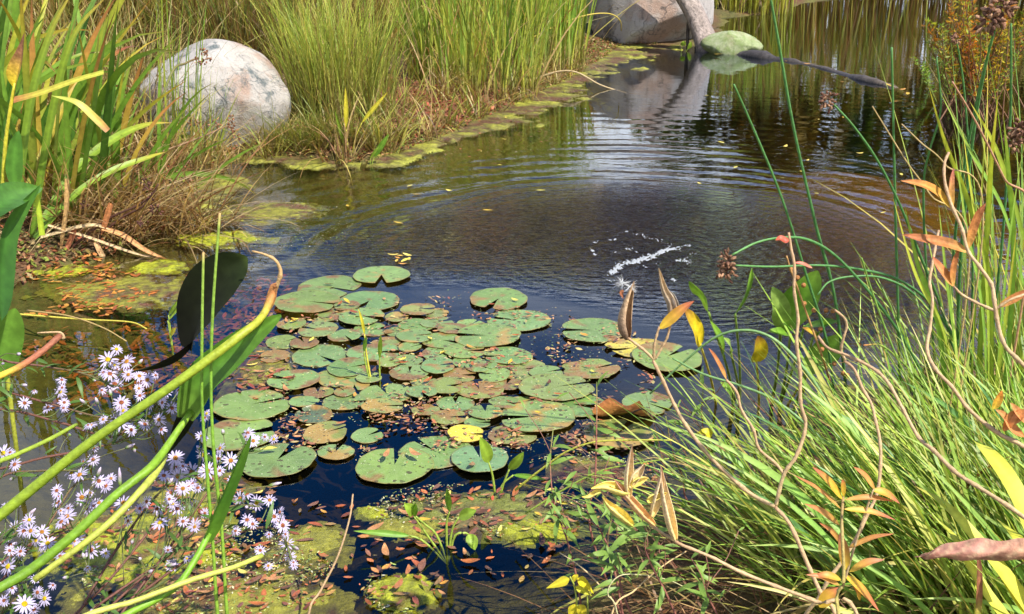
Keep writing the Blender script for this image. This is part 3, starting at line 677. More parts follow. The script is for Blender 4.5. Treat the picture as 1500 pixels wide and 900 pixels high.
clump('sedge_clump', 'thin green sedge tuft growing in front of the pale boulder', 'sedge', at(290, 226), 0.16, 0.08, 110, 0.3, 0.62, 0.007, [(0.25, 0.30, 0.05)], [G_BRI, G_MID, (0.30, 0.36, 0.05)], (0.02, 0.3), (0.05, 0.7))
clump('sedge_clump', 'tall thin green rushes leaning across the left of the pale boulder', 'sedge', at(262, 246), 0.14, 0.10, 36, 0.7, 1.25, 0.009, [(0.32, 0.36, 0.06)], [G_BRI, (0.10, 0.24, 0.04)], (0.0, 0.16), (0.02, 0.3), az=0.2, azs=0.6)
clump('sedge_clump', 'grass tuft tucked against the right foot of the pale boulder', 'sedge', at(425, 214), 0.14, 0.08, 110, 0.14, 0.3, 0.006, [(0.25, 0.18, 0.07)], [(0.30, 0.32, 0.07), G_MID, STRAW], (0.2, 0.7), (0.4, 1.2))
clump('dry_grass', 'heap of tan dead grass at the left water edge', 'dry grass', at(175, 330), 0.52, 0.36, 900, 0.3, 0.75, 0.008, [BROWN, STRAW], [STRAW, (0.55, 0.42, 0.24), (0.30, 0.18, 0.08), (0.24, 0.11, 0.045)], (0.4, 1.2), (0.3, 1.1), az=-0.9, azs=0.9)
clump('dry_grass', 'bent straw-coloured stalks below the pale boulder', 'dry grass', at(235, 258), 0.4, 0.28, 300, 0.25, 0.6, 0.007, [BROWN, STRAW], [(0.50, 0.40, 0.16), (0.36, 0.34, 0.09), (0.5, 0.28, 0.1), STRAW], (0.15, 0.9), (0.3, 1.3), az=-0.6, azs=1.2)
TUFTS = [(300, 250), (345, 238), (392, 232), (452, 228), (500, 238), (560, 226), (588, 214), (626, 206), (655, 190), (690, 176), (716, 166), (748, 150), (778, 138), (806, 124), (838, 108), (604, 176), (640, 160), (575, 190), (668, 150), (540, 222)]
for k, (tx, ty) in enumerate(TUFTS):
    dry = k % 3 == 1; f_ = 0.75 + 0.5 * random.random()
    clump('shore_tuft', 'tan dead grass tuft hanging ragged over the left shore' if dry else 'small ragged green grass tuft along the left shore', 'grass', at(tx, ty), 0.10 * f_, 0.08 * f_, 55, 0.18 * f_, 0.52 * f_, 0.008, [BROWN, (0.3, 0.26, 0.07)],
          [STRAW, (0.5, 0.36, 0.14), (0.3, 0.2, 0.08)] if dry else [(0.30, 0.40, 0.05), (0.20, 0.32, 0.04), (0.46, 0.44, 0.07)], (0.1, 0.7), (0.3, 1.4), group='tufts of dead grass along the shore' if dry else 'tufts of green grass along the shore', mess=0.3)
# tall growth beyond, which closes the view and is mirrored in the pond
for i, (x, y, rx, ry, n, lab, tips) in enumerate([
    (-3.6, 10.5, 2.0, 1.6, 1500, 'tall mixed growth behind the brownish meadow', [(0.28, 0.22, 0.06), G_MID, (0.34, 0.30, 0.05)]),
    (-1.2, 12.6, 1.8, 1.6, 1500, 'tall green reeds behind the bank reeds', [G_BRI, G_MID, (0.26, 0.30, 0.05)]),
    (-6.0, 8.6, 2.0, 1.8, 1500, 'tall growth farthest to the left behind the sword leaves', [(0.32, 0.28, 0.06), G_MID, (0.30, 0.16, 0.05)]),
    (-0.6, 16.0, 2.4, 2.2, 1500, 'tall reed stand behind the far boulder', [G_BRI, (0.28, 0.30, 0.05), G_MID])]):
    clump('reed_stand', lab, 'reeds', (x, y), rx, ry, n, 1.1, 1.9, 0.016, [BROWN, (0.28, 0.24, 0.07)], tips, (0.0, 0.2), (0.05, 0.6), seg=5)
clump('reed_stand', 'thin yellow-green reeds at the top edge right of the far boulder', 'reeds', at(1090, 20), 0.75, 0.25, 330, 0.9, 1.5, 0.02, [(0.36, 0.36, 0.05)], [(0.34, 0.38, 0.05), G_BRI], (0.0, 0.08), (0.0, 0.25), seg=5)
far = thing('reed_stand', 'long reed belt on the far shore mirrored at the top of the pond', 'reeds', (8, 21.5, 0.1))
n = 5200; xy = np.stack([rng.uniform(0.5, 18, n), rng.normal(21.8, 0.5, n)], -1); mb = MB()
blades(mb, np.column_stack([xy, ground_h(xy[:, 0], xy[:, 1]) - 0.02]), rng.uniform(1.0, 2.4, n), rng.uniform(0.015, 0.035, n), rng.uniform(0, 6.28, n), rng.uniform(0, 0.15, n), rng.uniform(0, 0.5, n),
       pal(n, [(0.36, 0.30, 0.06), BROWN]), pal(n, [G_BRI, (0.36, 0.34, 0.05), (0.40, 0.20, 0.05), (0.34, 0.22, 0.06)]), 4)
tag(mb.build('blades', M_GRASS, far), kind='stuff')
# wood beyond the pond, seen only as dark reflections
mb = MB()
for i in range(44):
    x = -18 + i * 1.15 + random.uniform(-0.6, 0.6); y = random.uniform(25, 33) - (3 if x > 5 else 0); H = (4.0 if x < 1.6 else (1.7 if x < 4.4 else 6.6)) * random.uniform(0.75, 1.2)
    hz = float(ground_h(np.array([x]), np.array([y]))[0])
    mb.tube([(x, y, hz - 0.2), (x + 0.1, y, hz + H * 0.5), (x, y + 0.1, hz + H * 0.9)], [0.14, 0.09, 0.03], (0.10, 0.075, 0.055), 7)
    m = 800
    v = rng.normal(size=(m, 3)); v = unit(v) * (rng.uniform(0, 1, (m, 1)) ** 0.4)
    ctr = v * np.array([1.5, 1.5, H * 0.48]) + np.array([x, y, hz + H * 0.50])
    s = rng.uniform(0.14, 0.34, (m, 1)); a = unit(rng.normal(size=(m, 3))); b = unit(np.cross(a, rng.normal(size=(m, 3))))
    q = np.stack([ctr - a * s, ctr - b * s * 0.5, ctr + a * s, ctr + b * s * 0.5], 1)
    hue = random.choice([(0.07, 0.11, 0.012), (0.12, 0.13, 0.012), (0.20, 0.13, 0.012), (0.30, 0.12, 0.012), (0.16, 0.10, 0.015)] if x > 1 else [(0.07, 0.12, 0.012), (0.12, 0.14, 0.012), (0.16, 0.13, 0.012)])
    mb.add(q.reshape(-1, 3), np.arange(m * 4).reshape(-1, 4), None, np.repeat(pal(m, [hue], jit=0.3), 4, 0))
wood = mb.build('far_wood', M_GRASS); tag(wood, 'line of autumn trees beyond the pond mirrored in its far water', 'woodland', kind='stuff')

# litter and moss on the bank: flakes nobody could count
n = 26000
tpos = []
while len(tpos) < n:
    x = rng.uniform(-4.2, 1.6, 60000); y = rng.uniform(4.0, 12.4, 60000); s_ = pond_sd(x, y)
    keep = (s_ > -0.10) & (s_ < 1.0) & (rng.uniform(size=60000) < np.exp(-np.abs(s_ - 0.1) * 2.2))
    tpos += list(np.stack([x[keep], y[keep]], -1))
tp = np.array(tpos[:n]); z = np.maximum(ground_h(tp[:, 0], tp[:, 1]), 0.002) + rng.uniform(0.002, 0.022, n)
redm = np.exp(-(((tp[:, 0] - rm[0]) / 0.75) ** 2 + ((tp[:, 1] - rm[1]) / 1.1) ** 2))
cc = pal(n, [(0.22, 0.11, 0.05), (0.30, 0.20, 0.09), (0.12, 0.14, 0.03), (0.26, 0.09, 0.04), (0.17, 0.19, 0.03)])
cr = pal(n, [(0.30, 0.085, 0.05), (0.38, 0.17, 0.10), (0.22, 0.07, 0.04), (0.14, 0.12, 0.03)], jit=0.3)
cc = np.where((rng.uniform(size=n) < redm * 0.8)[:, None], cr, cc)
a = rng.uniform(0, 6.28, n); l = rng.uniform(0.006, 0.019, n); tl = rng.normal(0, 0.45, (n, 2))
dx = np.stack([np.cos(a), np.sin(a), tl[:, 0]], -1) * l[:, None]; dy = np.stack([-np.sin(a), np.cos(a), tl[:, 1]], -1) * (l * rng.uniform(0.3, 0.6, n))[:, None]
P = np.column_stack([tp, z])
mb = MB(); mb.add(np.stack([P - dx, P - dy, P + dx, P + dy], 1).reshape(-1, 3), np.arange(n * 4).reshape(-1, 4), None, np.repeat(cc, 4, 0))
tag(mb.build('bank_litter', M_DRY, smooth=False), 'red-brown moss and leaf litter along the left shore', 'litter', kind='stuff')

# ------------------------------------------------------------------ algae mats: each a low floating cushion
def algae(label, px, py, wpx, hpx, tint=0, hgt=0.016, seed=1, irr=0.45):
    """ragged cushion: fine cells kept where a noisy dome rises above the water"""
    c = W(px, py); q = depth(c) / FPX; rx = wpx * 0.5 * q; y1 = W(px, py - hpx / 2)[1]; y0 = W(px, py + hpx / 2)[1]; ry = (y1 - y0) / 2
    cell = float(np.clip(max(rx, ry) / 48, 0.0045, 0.02)); ex = 1.35
    nx, ny = int(2 * ex * rx / cell) + 2, int(2 * ex * ry / cell) + 2
    x, y = np.meshgrid(np.linspace(-ex * rx, ex * rx, nx), np.linspace(-ex * ry, ex * ry, ny))
    wx, wy = x + c[0], y + c[1]
    d = np.sqrt((x / rx) ** 2 + (y / ry) ** 2)
    s = 0.16 / max(min(rx, ry), 0.05)
    n1 = fbm(wx * 6.5 * s ** 0.5 + seed * 7, wy * 6.5 * s ** 0.5 + seed, seed, 3); n2 = fbm(wx * 34, wy * 34, seed + 5, 4); n3 = fbm(wx * 120, wy * 120, seed + 2, 2)
    f = (1 - d) + irr * 2.2 * (n1 - 0.5) + 0.55 * (n2 - 0.5) + 0.22 * (n3 - 0.5)
    z = np.clip(f, -0.3, 0.55) * hgt * 1.5 + np.clip(f + 0.1, 0, 0.3) * (hgt * 1.5 * (n2 - 0.42) + hgt * 0.9 * (n3 - 0.5)) - 0.0015
    gcols = [[(0.34, 0.36, 0.015), (0.22, 0.24, 0.015), (0.13, 0.075, 0.025)], [(0.24, 0.23, 0.025), (0.13, 0.11, 0.025), (0.14, 0.06, 0.03)], [(0.17, 0.19, 0.03), (0.15, 0.13, 0.04), (0.13, 0.075, 0.035)]][tint]
    m2 = fbm(wx * 9 + 9, wy * 9, seed + 9, 3) * 0.6 + n2 * 0.4
    cc = lerpc([(0.30, gcols[2]), (0.43, gcols[1]), (0.54, gcols[0]), (1, gcols[0])], m2)
    keep = (z[:-1, :-1] > -0.004) | (z[1:, 1:] > -0.004) | (z[1:, :-1] > -0.004) | (z[:-1, 1:] > -0.004)
    I, J = np.nonzero(keep); b = I * nx + J; qd = np.stack([b, b + 1, b + nx + 1, b + nx], -1)
    used, inv = np.unique(qd, return_inverse=True)
    mb = MB(); mb.add(np.stack([wx, wy, z], -1).reshape(-1, 3)[used], inv.reshape(-1, 4), None, cc.reshape(-1, 3)[used])
    o = mb.build('algae_mat', M_ALGAE, loc=(c[0], c[1], 0)); return tag(o, label, 'algae', 'floating algae mats')
algae('large yellow-green algae mat among fallen leaves below the asters', 215, 795, 280, 105, 0, 0.012, 1)
algae('algae mat strewn with red leaves along the bottom edge below the asters', 310, 875, 340, 80, 1, 0.008, 2)
algae('small round algae mat alone at the bottom below the young shoots', 588, 868, 96, 56, 0, 0.016, 3, 0.3)
algae('dark leafy algae patch around the young green shoots', 700, 752, 300, 60, 2, 0.007, 4, 0.35)
algae('bright yellow-green algae cushion right of the young green shoots', 775, 778, 110, 34, 0, 0.014, 5, 0.4)
algae('tiny algae cushion left of the young green shoots', 545, 752, 50, 26, 0, 0.013, 6, 0.4)
algae('algae cushion under the tilted young shoots', 598, 775, 90, 30, 1, 0.010, 18, 0.4)
algae('small algae patch at the lower left between the asters and the pads', 440, 800, 120, 60, 1, 0.008, 7)
algae('thin algae film between the near lily pads and the asters', 300, 715, 130, 45, 1, 0.006, 8)
algae('algae drift behind the left shallows reaching toward the open water', 385, 312, 150, 26, 1, 0.008, 9)
algae('yellow-green algae drift in front of the dead grass heap', 322, 350, 130, 20, 0, 0.009, 10)
algae('algae patch in the leafy left shallows', 80, 392, 140, 26, 0, 0.010, 11)
algae('olive algae skin spreading through the left shallows', 190, 425, 230, 40, 1, 0.006, 22, 0.6)
algae('small algae patch beyond the dark paddle leaf in the left shallows', 232, 392, 70, 20, 0, 0.009, 12)
algae('algae patch deep in the left shallows beside the thin stems', 200, 448, 60, 14, 1, 0.006, 13)
algae('leafy algae film at the left rim of the lily pads', 385, 545, 70, 60, 1, 0.004, 20, 0.4)
algae('algae film below the half-rotten lily pad', 880, 690, 120, 34, 1, 0.006, 21, 0.4)

def shore_algae(label, x0, x1, y0, y1, cell, seed, wid=0.20):
    x, y = np.meshgrid(np.arange(x0, x1, cell), np.arange(y0, y1, cell)); ny, nx = x.shape
    s_ = pond_sd(x, y); n1 = fbm(x * 2.1, y * 2.1, seed, 3); n2 = fbm(x * 16, y * 16, seed + 3, 4); n3 = fbm(x * 55, y * 55, seed + 8, 2)
    f = 1 - np.abs(s_ + 0.10 + 0.5 * (fbm(x * 3.3, y * 3.3, seed + 20, 3) - 0.5)) / (wid * (0.2 + 1.7 * n1)) + 1.3 * (n2 - 0.5) + 0.3 * (n3 - 0.5)
    z = np.clip(f, -0.3, 0.6) * 0.016 + np.clip(f + 0.1, 0, 0.3) * 0.05 * (n2 - 0.42) + 0.012 * np.clip(f, 0, 0.4) * (n3 - 0.5) - 0.001
    m = 0.55 * fbm(x * 5, y * 5, seed + 1, 3) + 0.45 * n2
    cc = lerpc([(0.34, (0.12, 0.055, 0.03)), (0.45, (0.13, 0.105, 0.03)), (0.53, (0.19, 0.18, 0.03)), (0.64, (0.30, 0.30, 0.04)), (1, (0.3, 0.3, 0.04))], m)
    keep = (np.maximum(z[:-1, :-1], z[1:, 1:]) > -0.003) & (np.abs(s_[:-1, :-1]) < 0.7)
    I, J = np.nonzero(keep); b = I * nx + J; used, inv = np.unique(np.stack([b, b + 1, b + nx + 1, b + nx], -1), return_inverse=True)
    mb = MB(); mb.add(np.stack([x, y, np.maximum(z, np.where(s_ > 0, ground_h(x, y) - 0.01, -9))], -1).reshape(-1, 3)[used], inv.reshape(-1, 4), None, cc.reshape(-1, 3)[used])
    return tag(mb.build('algae_mat', M_ALGAE, loc=(x0, y0, 0)), label, 'algae', 'floating algae mats')
shore_algae('olive algae fringe along the shore from the feathery grass to the far boulder', W(540, 238)[0], W(960, 80)[0] + 0.35, 6.2, 12.2, 0.016, 41, 0.26)
shore_algae('algae and debris fringe at the foot of the pale boulder', -2.4, W(540, 238)[0] - 0.02, 5.0, 6.75, 0.014, 43, 0.13)
# ------------------------------------------------------------------ helpers for single plants
def px3(pts, y):
    """picture points at world distances y (one number, or one per point) -> 3-D points"""
    ys = np.broadcast_to(np.asarray(y, float), (len(pts),)) if np.ndim(y) == 0 or len(np.atleast_1d(y)) == len(pts) else np.linspace(y[0], y[1], len(pts))
    return np.array([D(p[0], p[1], q) for p, q in zip(pts, ys)])
FACE = np.array([0.15, -0.72, 0.68])
def grounded(P, reach=0.3, z=0.0):
    """carry a stalk on from its first point, curving down to the ground"""
    P = np.asarray(P, float); d = unit(P[0] - P[1]); d = unit(d * np.array([1, 1, 0.6]) + np.array([0, 0, -0.25]))
    a = P[0] + d * reach * 0.5; b = a + d * reach * 0.4; b[2] = min(z, a[2] - 0.08)
    return np.vstack([b, a, P])
PROF = {'lance': lambda t: np.sin(np.pi * np.clip(t, 0, 1) ** 0.8) ** 0.8 * (1 - 0.15 * t) + 0.02,
        'paddle': lambda t: np.clip(np.sin(np.pi * (0.04 + 0.955 * t) ** 0.75), 0, 1) ** 0.6 * 1.0 + 0.01,
        'sword': lambda t: np.minimum(1, 0.8 + t) * (1 - np.clip((t - 0.45) / 0.55, 0, 1) ** 1.8) + 0.02,
        'heart': lambda t: np.where(t < 0.22, np.sqrt(np.clip(t / 0.22, 0.02, 1)), 1 - ((t - 0.22) / 0.78) ** 1.5 * 0.98),
        'strap': lambda t: 1 - 0.25 * t + 0 * t,
        'pod': lambda t: np.sin(np.pi * np.clip(0.03 + 0.96 * t, 0, 1) ** 0.7) ** 0.85 + 0.03}
def leaf(parent, P, w, cols, prof='lance', mat=None, up=FACE, fold=0.12, n=18, na=4, name='leaf', rib=0.75, wave=0.03, label=None):
    Q = spline(P, n) if len(P) != n else np.asarray(P)
    t = np.linspace(0, 1, n); ww = PROF[prof](t) * w
    c = lerpc(cols, t)
    j = np.abs(np.linspace(-1, 1, na + 1))
    cc = np.repeat(c[:, None], na + 1, 1)
    if rib: cc = cc * np.where(j < 0.01, 1 / rib if rib < 1 else rib, 1.0)[None, :, None]
    mb = MB(); mb.ribbon(Q, ww, cc, up, fold, na, wave)
    o = mb.build(name, mat or M_LEAF, parent)
    if label: o['label'] = label
    return o
def stem(parent, P, r0, r1, cols, n=24, name='stem', mat=None, sides=8, nodes=0.0, nodek=0):
    if name in ('stalk', 'leaf_sheath', 'cut_stalk', 'withered_stalk'): r0, r1 = r0 * 0.86, r1 * 0.84
    Q = spline(P, n); t = np.linspace(0, 1, n); r = (r0 + (r1 - r0) * t) * (1 + 0.05 * np.sin(t * 19 + r0 * 9000))
    if nodek: r = r * (1 + nodes * np.exp(-((t * nodek % 1.0 - 0.5) / 0.10) ** 2))
    mb = MB(); mb.tube(Q, r, lerpc(cols, t) if isinstance(cols, list) else cols, sides)
    return mb.build(name, mat or M_STEM, parent)
def gz(x, y): return float(ground_h(np.array([x]), np.array([y]))[0])
def seed_head(parent, p, r, n=46, name='seed_head', col=((0.20, 0.10, 0.06), (0.12, 0.055, 0.035), (0.30, 0.17, 0.10)), stretch=(1, 1, 1), droop=0.0):
    mb = MB()
    for k in range(n):
        d = unit(rng.normal(size=3)); d = d * np.array(stretch); o = p + d * r * random.uniform(0.15, 0.85); e = unit(d + rng.normal(0, 0.4, 3) + np.array([0, 0, -droop])) * r * random.uniform(0.35, 0.7)
        P = np.array([o, o + e * 0.4, o + e * 0.75, o + e]); c = np.array(random.choice(col)) * random.uniform(0.7, 1.3)
        mb.tube(P, np.array([0.06, 0.15, 0.11, 0.015]) * r, c, 5)
    return mb.build(name, M_SEED, parent)

# ------------------------------------------------------------------ sword-leaved irises of the left bank, each leaf its own part
def sword_cols():
    k = random.random()
    if k < 0.5: return [(0, (0.16, 0.22, 0.03)), (0.4, (0.12, 0.24, 0.025)), (0.85, (0.16, 0.27, 0.03)), (1, (0.30, 0.20, 0.04))]
    if k < 0.75: return [(0, (0.24, 0.27, 0.04)), (0.5, (0.26, 0.33, 0.04)), (0.85, (0.42, 0.36, 0.04)), (1, (0.35, 0.13, 0.03))]
    if k < 0.9: return [(0, (0.07, 0.15, 0.02)), (0.6, (0.06, 0.15, 0.02)), (1, (0.12, 0.20, 0.03))]
    return [(0, (0.35, 0.30, 0.05)), (0.5, (0.45, 0.32, 0.05)), (0.8, (0.40, 0.18, 0.05)), (1, (0.16, 0.07, 0.03))]
def iris(label, c, rx, ry, n, L0, L1, w, leanx, name='iris_clump'):
    root = thing(name, label, 'iris', (c[0], c[1], gz(*c)), 'sword-leaved irises on the left bank')
    for k in range(n):
        x, y = c[0] + rng.normal(0, rx * 0.5), c[1] + rng.normal(0, ry * 0.5); z = max(gz(x, y), -0.05)
        a = random.gauss(0.0, 0.9) if random.random() < 0.75 else random.uniform(0, 6.28)
        ln = abs(random.gauss(leanx, 0.22)); cu = abs(random.gauss(0.25, 0.35)) if random.random() < 0.85 else random.uniform(0.9, 1.8); Ln = random.uniform(L0, L1)
        s = np.linspace(0, 1, 10); an = ln + cu * s ** 2.0; dl = Ln / 9
        h = np.concatenate([[0], np.cumsum(np.sin(0.5 * (an[1:] + an[:-1])) * dl)]); zz = np.concatenate([[0], np.cumsum(np.cos(0.5 * (an[1:] + an[:-1])) * dl)])
        P = np.stack([x + h * math.cos(a), y + h * math.sin(a), z - 0.02 + zz], -1)
        sp = random.uniform(-0.9, 0.9); up = np.array([math.sin(sp) * 0.9, -math.cos(sp), 0.15])
        leaf(root, P, w * random.uniform(0.7, 1.25), sword_cols(), 'sword', M_GRASS, up, 0.08, 10, 2, rib=0.85, wave=0)
    return root
iris('dense iris fan with broad green and yellow leaves at the upper left', at(62, 335), 0.42, 0.30, 64, 0.75, 1.35, 0.030, 0.28)
iris('iris fan leaning right between the upper left corner and the boulder', at(140, 300), 0.32, 0.30, 26, 0.5, 0.9, 0.024, 0.34)
iris('tall iris blades at the extreme left edge', at(-30, 300), 0.30, 0.35, 34, 0.9, 1.5, 0.034, 0.16)
iris('upright iris tuft behind the boulder at the top edge', at(285, 120), 0.25, 0.2, 16, 0.7, 1.1, 0.03, 0.1)
iris('arching iris leaves just left of the boulder at the water', at(190, 292), 0.16, 0.10, 12, 0.5, 0.85, 0.022, 0.75)
# hand-placed bank leaves that show singly
it = thing('iris_clump', 'long arching iris leaves reaching right in front of the boulder', 'iris', D(95, 320, 4.6) * np.array([1, 1, 0]), 'sword-leaved irises on the left bank')
GY = [(0, (0.13, 0.25, 0.025)), (0.6, (0.22, 0.32, 0.03)), (0.9, (0.40, 0.33, 0.04)), (1, (0.30, 0.16, 0.04))]
leaf(it, px3([(60, 330), (110, 250), (165, 205), (215, 183), (256, 180)], (4.55, 5.3)), 0.040, GY, 'sword', M_GRASS, FACE, 0.1)
leaf(it, px3([(50, 350), (110, 285), (165, 250), (220, 230), (245, 222)], (4.5, 5.0)), 0.030, GY, 'sword', M_GRASS, FACE, 0.1)
leaf(it, px3([(30, 300), (60, 230), (110, 130), (175, 75), (205, 68)], (4.6, 5.4)), 0.030, [(0, (0.2, 0.25, 0.03)), (0.5, (0.42, 0.30, 0.04)), (0.75, (0.25, 0.09, 0.035)), (1, (0.10, 0.04, 0.025))], 'sword', M_GRASS, FACE, 0.1)
leaf(it, px3([(20, 147), (60, 136), (110, 118), (152, 106)], 4.4), 0.030, [(0, (0.40, 0.16, 0.06)), (0.3, (0.45, 0.40, 0.06)), (1, (0.46, 0.48, 0.07))], 'strap', M_GRASS, FACE, 0.05)
leaf(it, px3([(158, 192), (138, 172), (112, 150), (74, 140)], 4.4), 0.030, [(0, (0.40, 0.18, 0.06)), (0.4, (0.48, 0.42, 0.06)), (1, (0.36, 0.42, 0.08))], 'sword', M_GRASS, FACE, 0.05)
leaf(it, px3([(20, 360), (40, 180), (70, 60), (110, -20)], 4.5), 0.034, GY, 'sword', M_GRASS, FACE, 0.1)
leaf(it, px3([(45, 365), (70, 200), (105, 60), (160, -10)], 4.55), 0.032, GY, 'sword', M_GRASS, FACE, 0.1)

# brown dead rushes hanging over the left shallows
dr = thing('dead_rush', 'dark brown broken seed stalks hanging over the left shallows', 'dead stalk', at(120, 345) + (0.0,))
DB = (0.07, 0.03, 0.02)
stem(dr, px3([(70, 395), (118, 352), (160, 320), (200, 302), (225, 285)], 4.5), 0.008, 0.005, DB, name='stalk', mat=M_TWIG)
stem(dr, px3([(145, 345), (180, 318), (212, 300), (232, 270)], 4.5), 0.007, 0.004, DB, name='stalk', mat=M_TWIG)
stem(dr, px3([(147, 400), (147, 345), (160, 318)], 4.5), 0.006, 0.004, DB, name='stalk', mat=M_TWIG)
for (a, b, s) in ((214, 272, 0.03), (228, 306, 0.028), (208, 325, 0.026), (222, 290, 0.022), (122, 300, 0.02)):
    seed_head(dr, D(a, b, 4.5), s, 16, col=((0.10, 0.04, 0.035), (0.16, 0.07, 0.05), (0.07, 0.03, 0.025)))
for i, (pts, w, c) in enumerate([([(98, 262), (98, 300), (92, 345), (88, 375)], 0.02, (0.48, 0.30, 0.12)), ([(163, 298), (155, 325), (148, 345)], 0.026, (0.40, 0.16, 0.06)), ([(150, 335), (180, 345), (215, 368), (250, 382)], 0.022, (0.50, 0.25, 0.10)),
        ([(110, 335), (105, 350), (92, 375), (75, 392)], 0.024, (0.30, 0.11, 0.05)), ([(140, 355), (150, 375), (168, 402)], 0.022, (0.50, 0.32, 0.16)), ([(60, 348), (130, 330), (165, 338)], 0.016, (0.52, 0.40, 0.22)), ([(70, 330), (130, 348), (200, 372), (248, 380)], 0.012, (0.5, 0.36, 0.2))]):
    leaf(dr, px3(pts, 4.48), w, [(0, c), (1, tuple(0.8 * k for k in c))], 'sword', M_DRY, FACE, 0.15, name='dead_leaf')
sr = thing('seed_stalk', 'brown seed heads on a green stalk in front of the pale boulder', 'seed stalk', at(235, 250) + (0.0,))
stem(sr, px3([(215, 215), (250, 110), (272, 93), (290, 85)], (5.6, 6.1)), 0.007, 0.005, [(0, (0.12, 0.16, 0.04)), (1, (0.16, 0.09, 0.04))], mat=M_TWIG)
stem(sr, px3([(230, 225), (290, 203), (320, 190), (345, 180)], (5.6, 6.1)), 0.006, 0.003, (0.20, 0.12, 0.06), mat=M_TWIG)
for (a, b, s) in ((296, 76, 0.035), (302, 88, 0.035), (288, 90, 0.025), (272, 178, 0.03), (315, 182, 0.035), (340, 184, 0.035), (338, 172, 0.025), (345, 197, 0.03), (290, 180, 0.025)):
    seed_head(sr, D(a, b, 6.05), s, 14, col=((0.24, 0.10, 0.05), (0.16, 0.07, 0.04), (0.34, 0.18, 0.10)))

# ------------------------------------------------------------------ thin rushes standing in the near left water
THIN = [(0, (0.20, 0.33, 0.035)), (0.7, (0.15, 0.30, 0.03)), (0.97, (0.22, 0.33, 0.05)), (1, (0.35, 0.22, 0.08))]
for lab, pts in (('thin bright green rush stem with a brown tip, left of the pair', [(319, 905), (312, 800), (303, 690), (296, 590), (296, 480), (298, 370)]),
                 ('taller thin bright green rush stem, right of the pair', [(333, 905), (325, 780), (313, 660), (309, 560), (312, 450), (322, 312)])):
    b = D(*pts[0], 1.75); r = thing('rush_stem', lab, 'rush', (b[0], b[1], min(0, gz(b[0], b[1]))), 'thin rush pair among the asters')
    P = px3(pts, (1.60, 1.66)); P = np.vstack([[P[0][0], P[0][1] - 0.01, -0.05], P])
    stem(r, P, 0.0034, 0.0022, THIN, 40)

# ------------------------------------------------------------------ large paddle-leaved plant in the near left
pd = thing('paddle_leaf_plant', 'large paddle-leaved water plant with thick green stalks at the near left', 'water plant', (-0.95, 1.35, 0.0))
SG = [(0, (0.16, 0.24, 0.015)), (0.6, (0.20, 0.28, 0.02)), (0.88, (0.33, 0.33, 0.03)), (0.95, (0.40, 0.20, 0.05)), (1, (0.32, 0.13, 0.05))]
stem(pd, grounded(px3([(-60, 800), (0, 755), (130, 650), (260, 560), (350, 493), (384, 464), (400, 428)], (1.45, 1.75))), 0.0115, 0.0075, SG, 40, 'stalk')
stem(pd, px3([(399, 432), (407, 415), (411, 398), (404, 382), (388, 373), (369, 368)], 1.75), 0.0042, 0.0015, (0.42, 0.27, 0.12), 20, 'withered_tip', M_TWIG, nodes=0.5, nodek=8)
leaf(pd, px3([(384, 464), (395, 445), (402, 420), (403, 418)], 1.745), 0.017, [(0, (0.35, 0.3, 0.04)), (0.4, (0.42, 0.2, 0.07)), (1, (0.30, 0.12, 0.06))], 'lance', M_DRY, FACE, 0.2, name='withered_sheath')
DG = [(0, (0.13, 0.23, 0.03)), (0.3, (0.07, 0.18, 0.02)), (1, (0.10, 0.22, 0.025))]
stem(pd, grounded(px3([(-30, 880), (40, 838), (110, 782), (170, 725), (215, 690), (236, 667), (258, 635), (280, 603)], (1.40, 1.70))), 0.0105, 0.007, [(0, (0.10, 0.20, 0.015)), (1, (0.17, 0.30, 0.02))], 36, 'stalk')
leaf(pd, px3([(272, 612), (292, 560), (330, 525), (370, 492), (412, 462)], 1.70), 0.056, DG, 'paddle', M_LEAF, np.array([0.35, -0.75, 0.55]), 0.22, 22, 6)
stem(pd, px3([(50, 850), (150, 775), (205, 720), (230, 690), (240, 668)], (1.42, 1.66)), 0.006, 0.008, [(0, (0.30, 0.33, 0.05)), (1, (0.36, 0.40, 0.07))], 20, 'leaf_sheath')
BK = [(0, (0.007, 0.007, 0.004)), (0.5, (0.009, 0.012, 0.004)), (0.9, (0.014, 0.022, 0.006)), (1, (0.04, 0.06, 0.012))]  # dark leaf colour with the shade of the backlit side painted in
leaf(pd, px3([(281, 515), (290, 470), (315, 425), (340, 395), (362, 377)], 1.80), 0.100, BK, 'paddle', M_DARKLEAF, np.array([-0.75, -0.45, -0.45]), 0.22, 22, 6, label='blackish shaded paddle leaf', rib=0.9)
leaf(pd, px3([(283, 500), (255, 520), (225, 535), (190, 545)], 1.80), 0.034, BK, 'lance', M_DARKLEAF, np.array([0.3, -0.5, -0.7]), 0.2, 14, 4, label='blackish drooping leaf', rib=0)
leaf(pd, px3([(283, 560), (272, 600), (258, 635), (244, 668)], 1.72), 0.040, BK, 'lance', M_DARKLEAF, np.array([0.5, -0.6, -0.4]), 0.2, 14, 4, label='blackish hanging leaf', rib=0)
stem(pd, grounded(px3([(175, 908), (225, 880), (262, 855), (286, 820), (306, 782)], (1.45, 1.60))), 0.0085, 0.0062, [(0, (0.16, 0.30, 0.02)), (1, (0.14, 0.30, 0.02))], 24, 'stalk')
leaf(pd, px3([(302, 795), (318, 750), (340, 700), (367, 638)], 1.60), 0.036, [(0, (0.10, 0.22, 0.02)), (0.5, (0.05, 0.14, 0.015)), (1, (0.08, 0.18, 0.02))], 'paddle', M_LEAF, np.array([0.85, -0.45, 0.2]), 0.2, 18, 4)
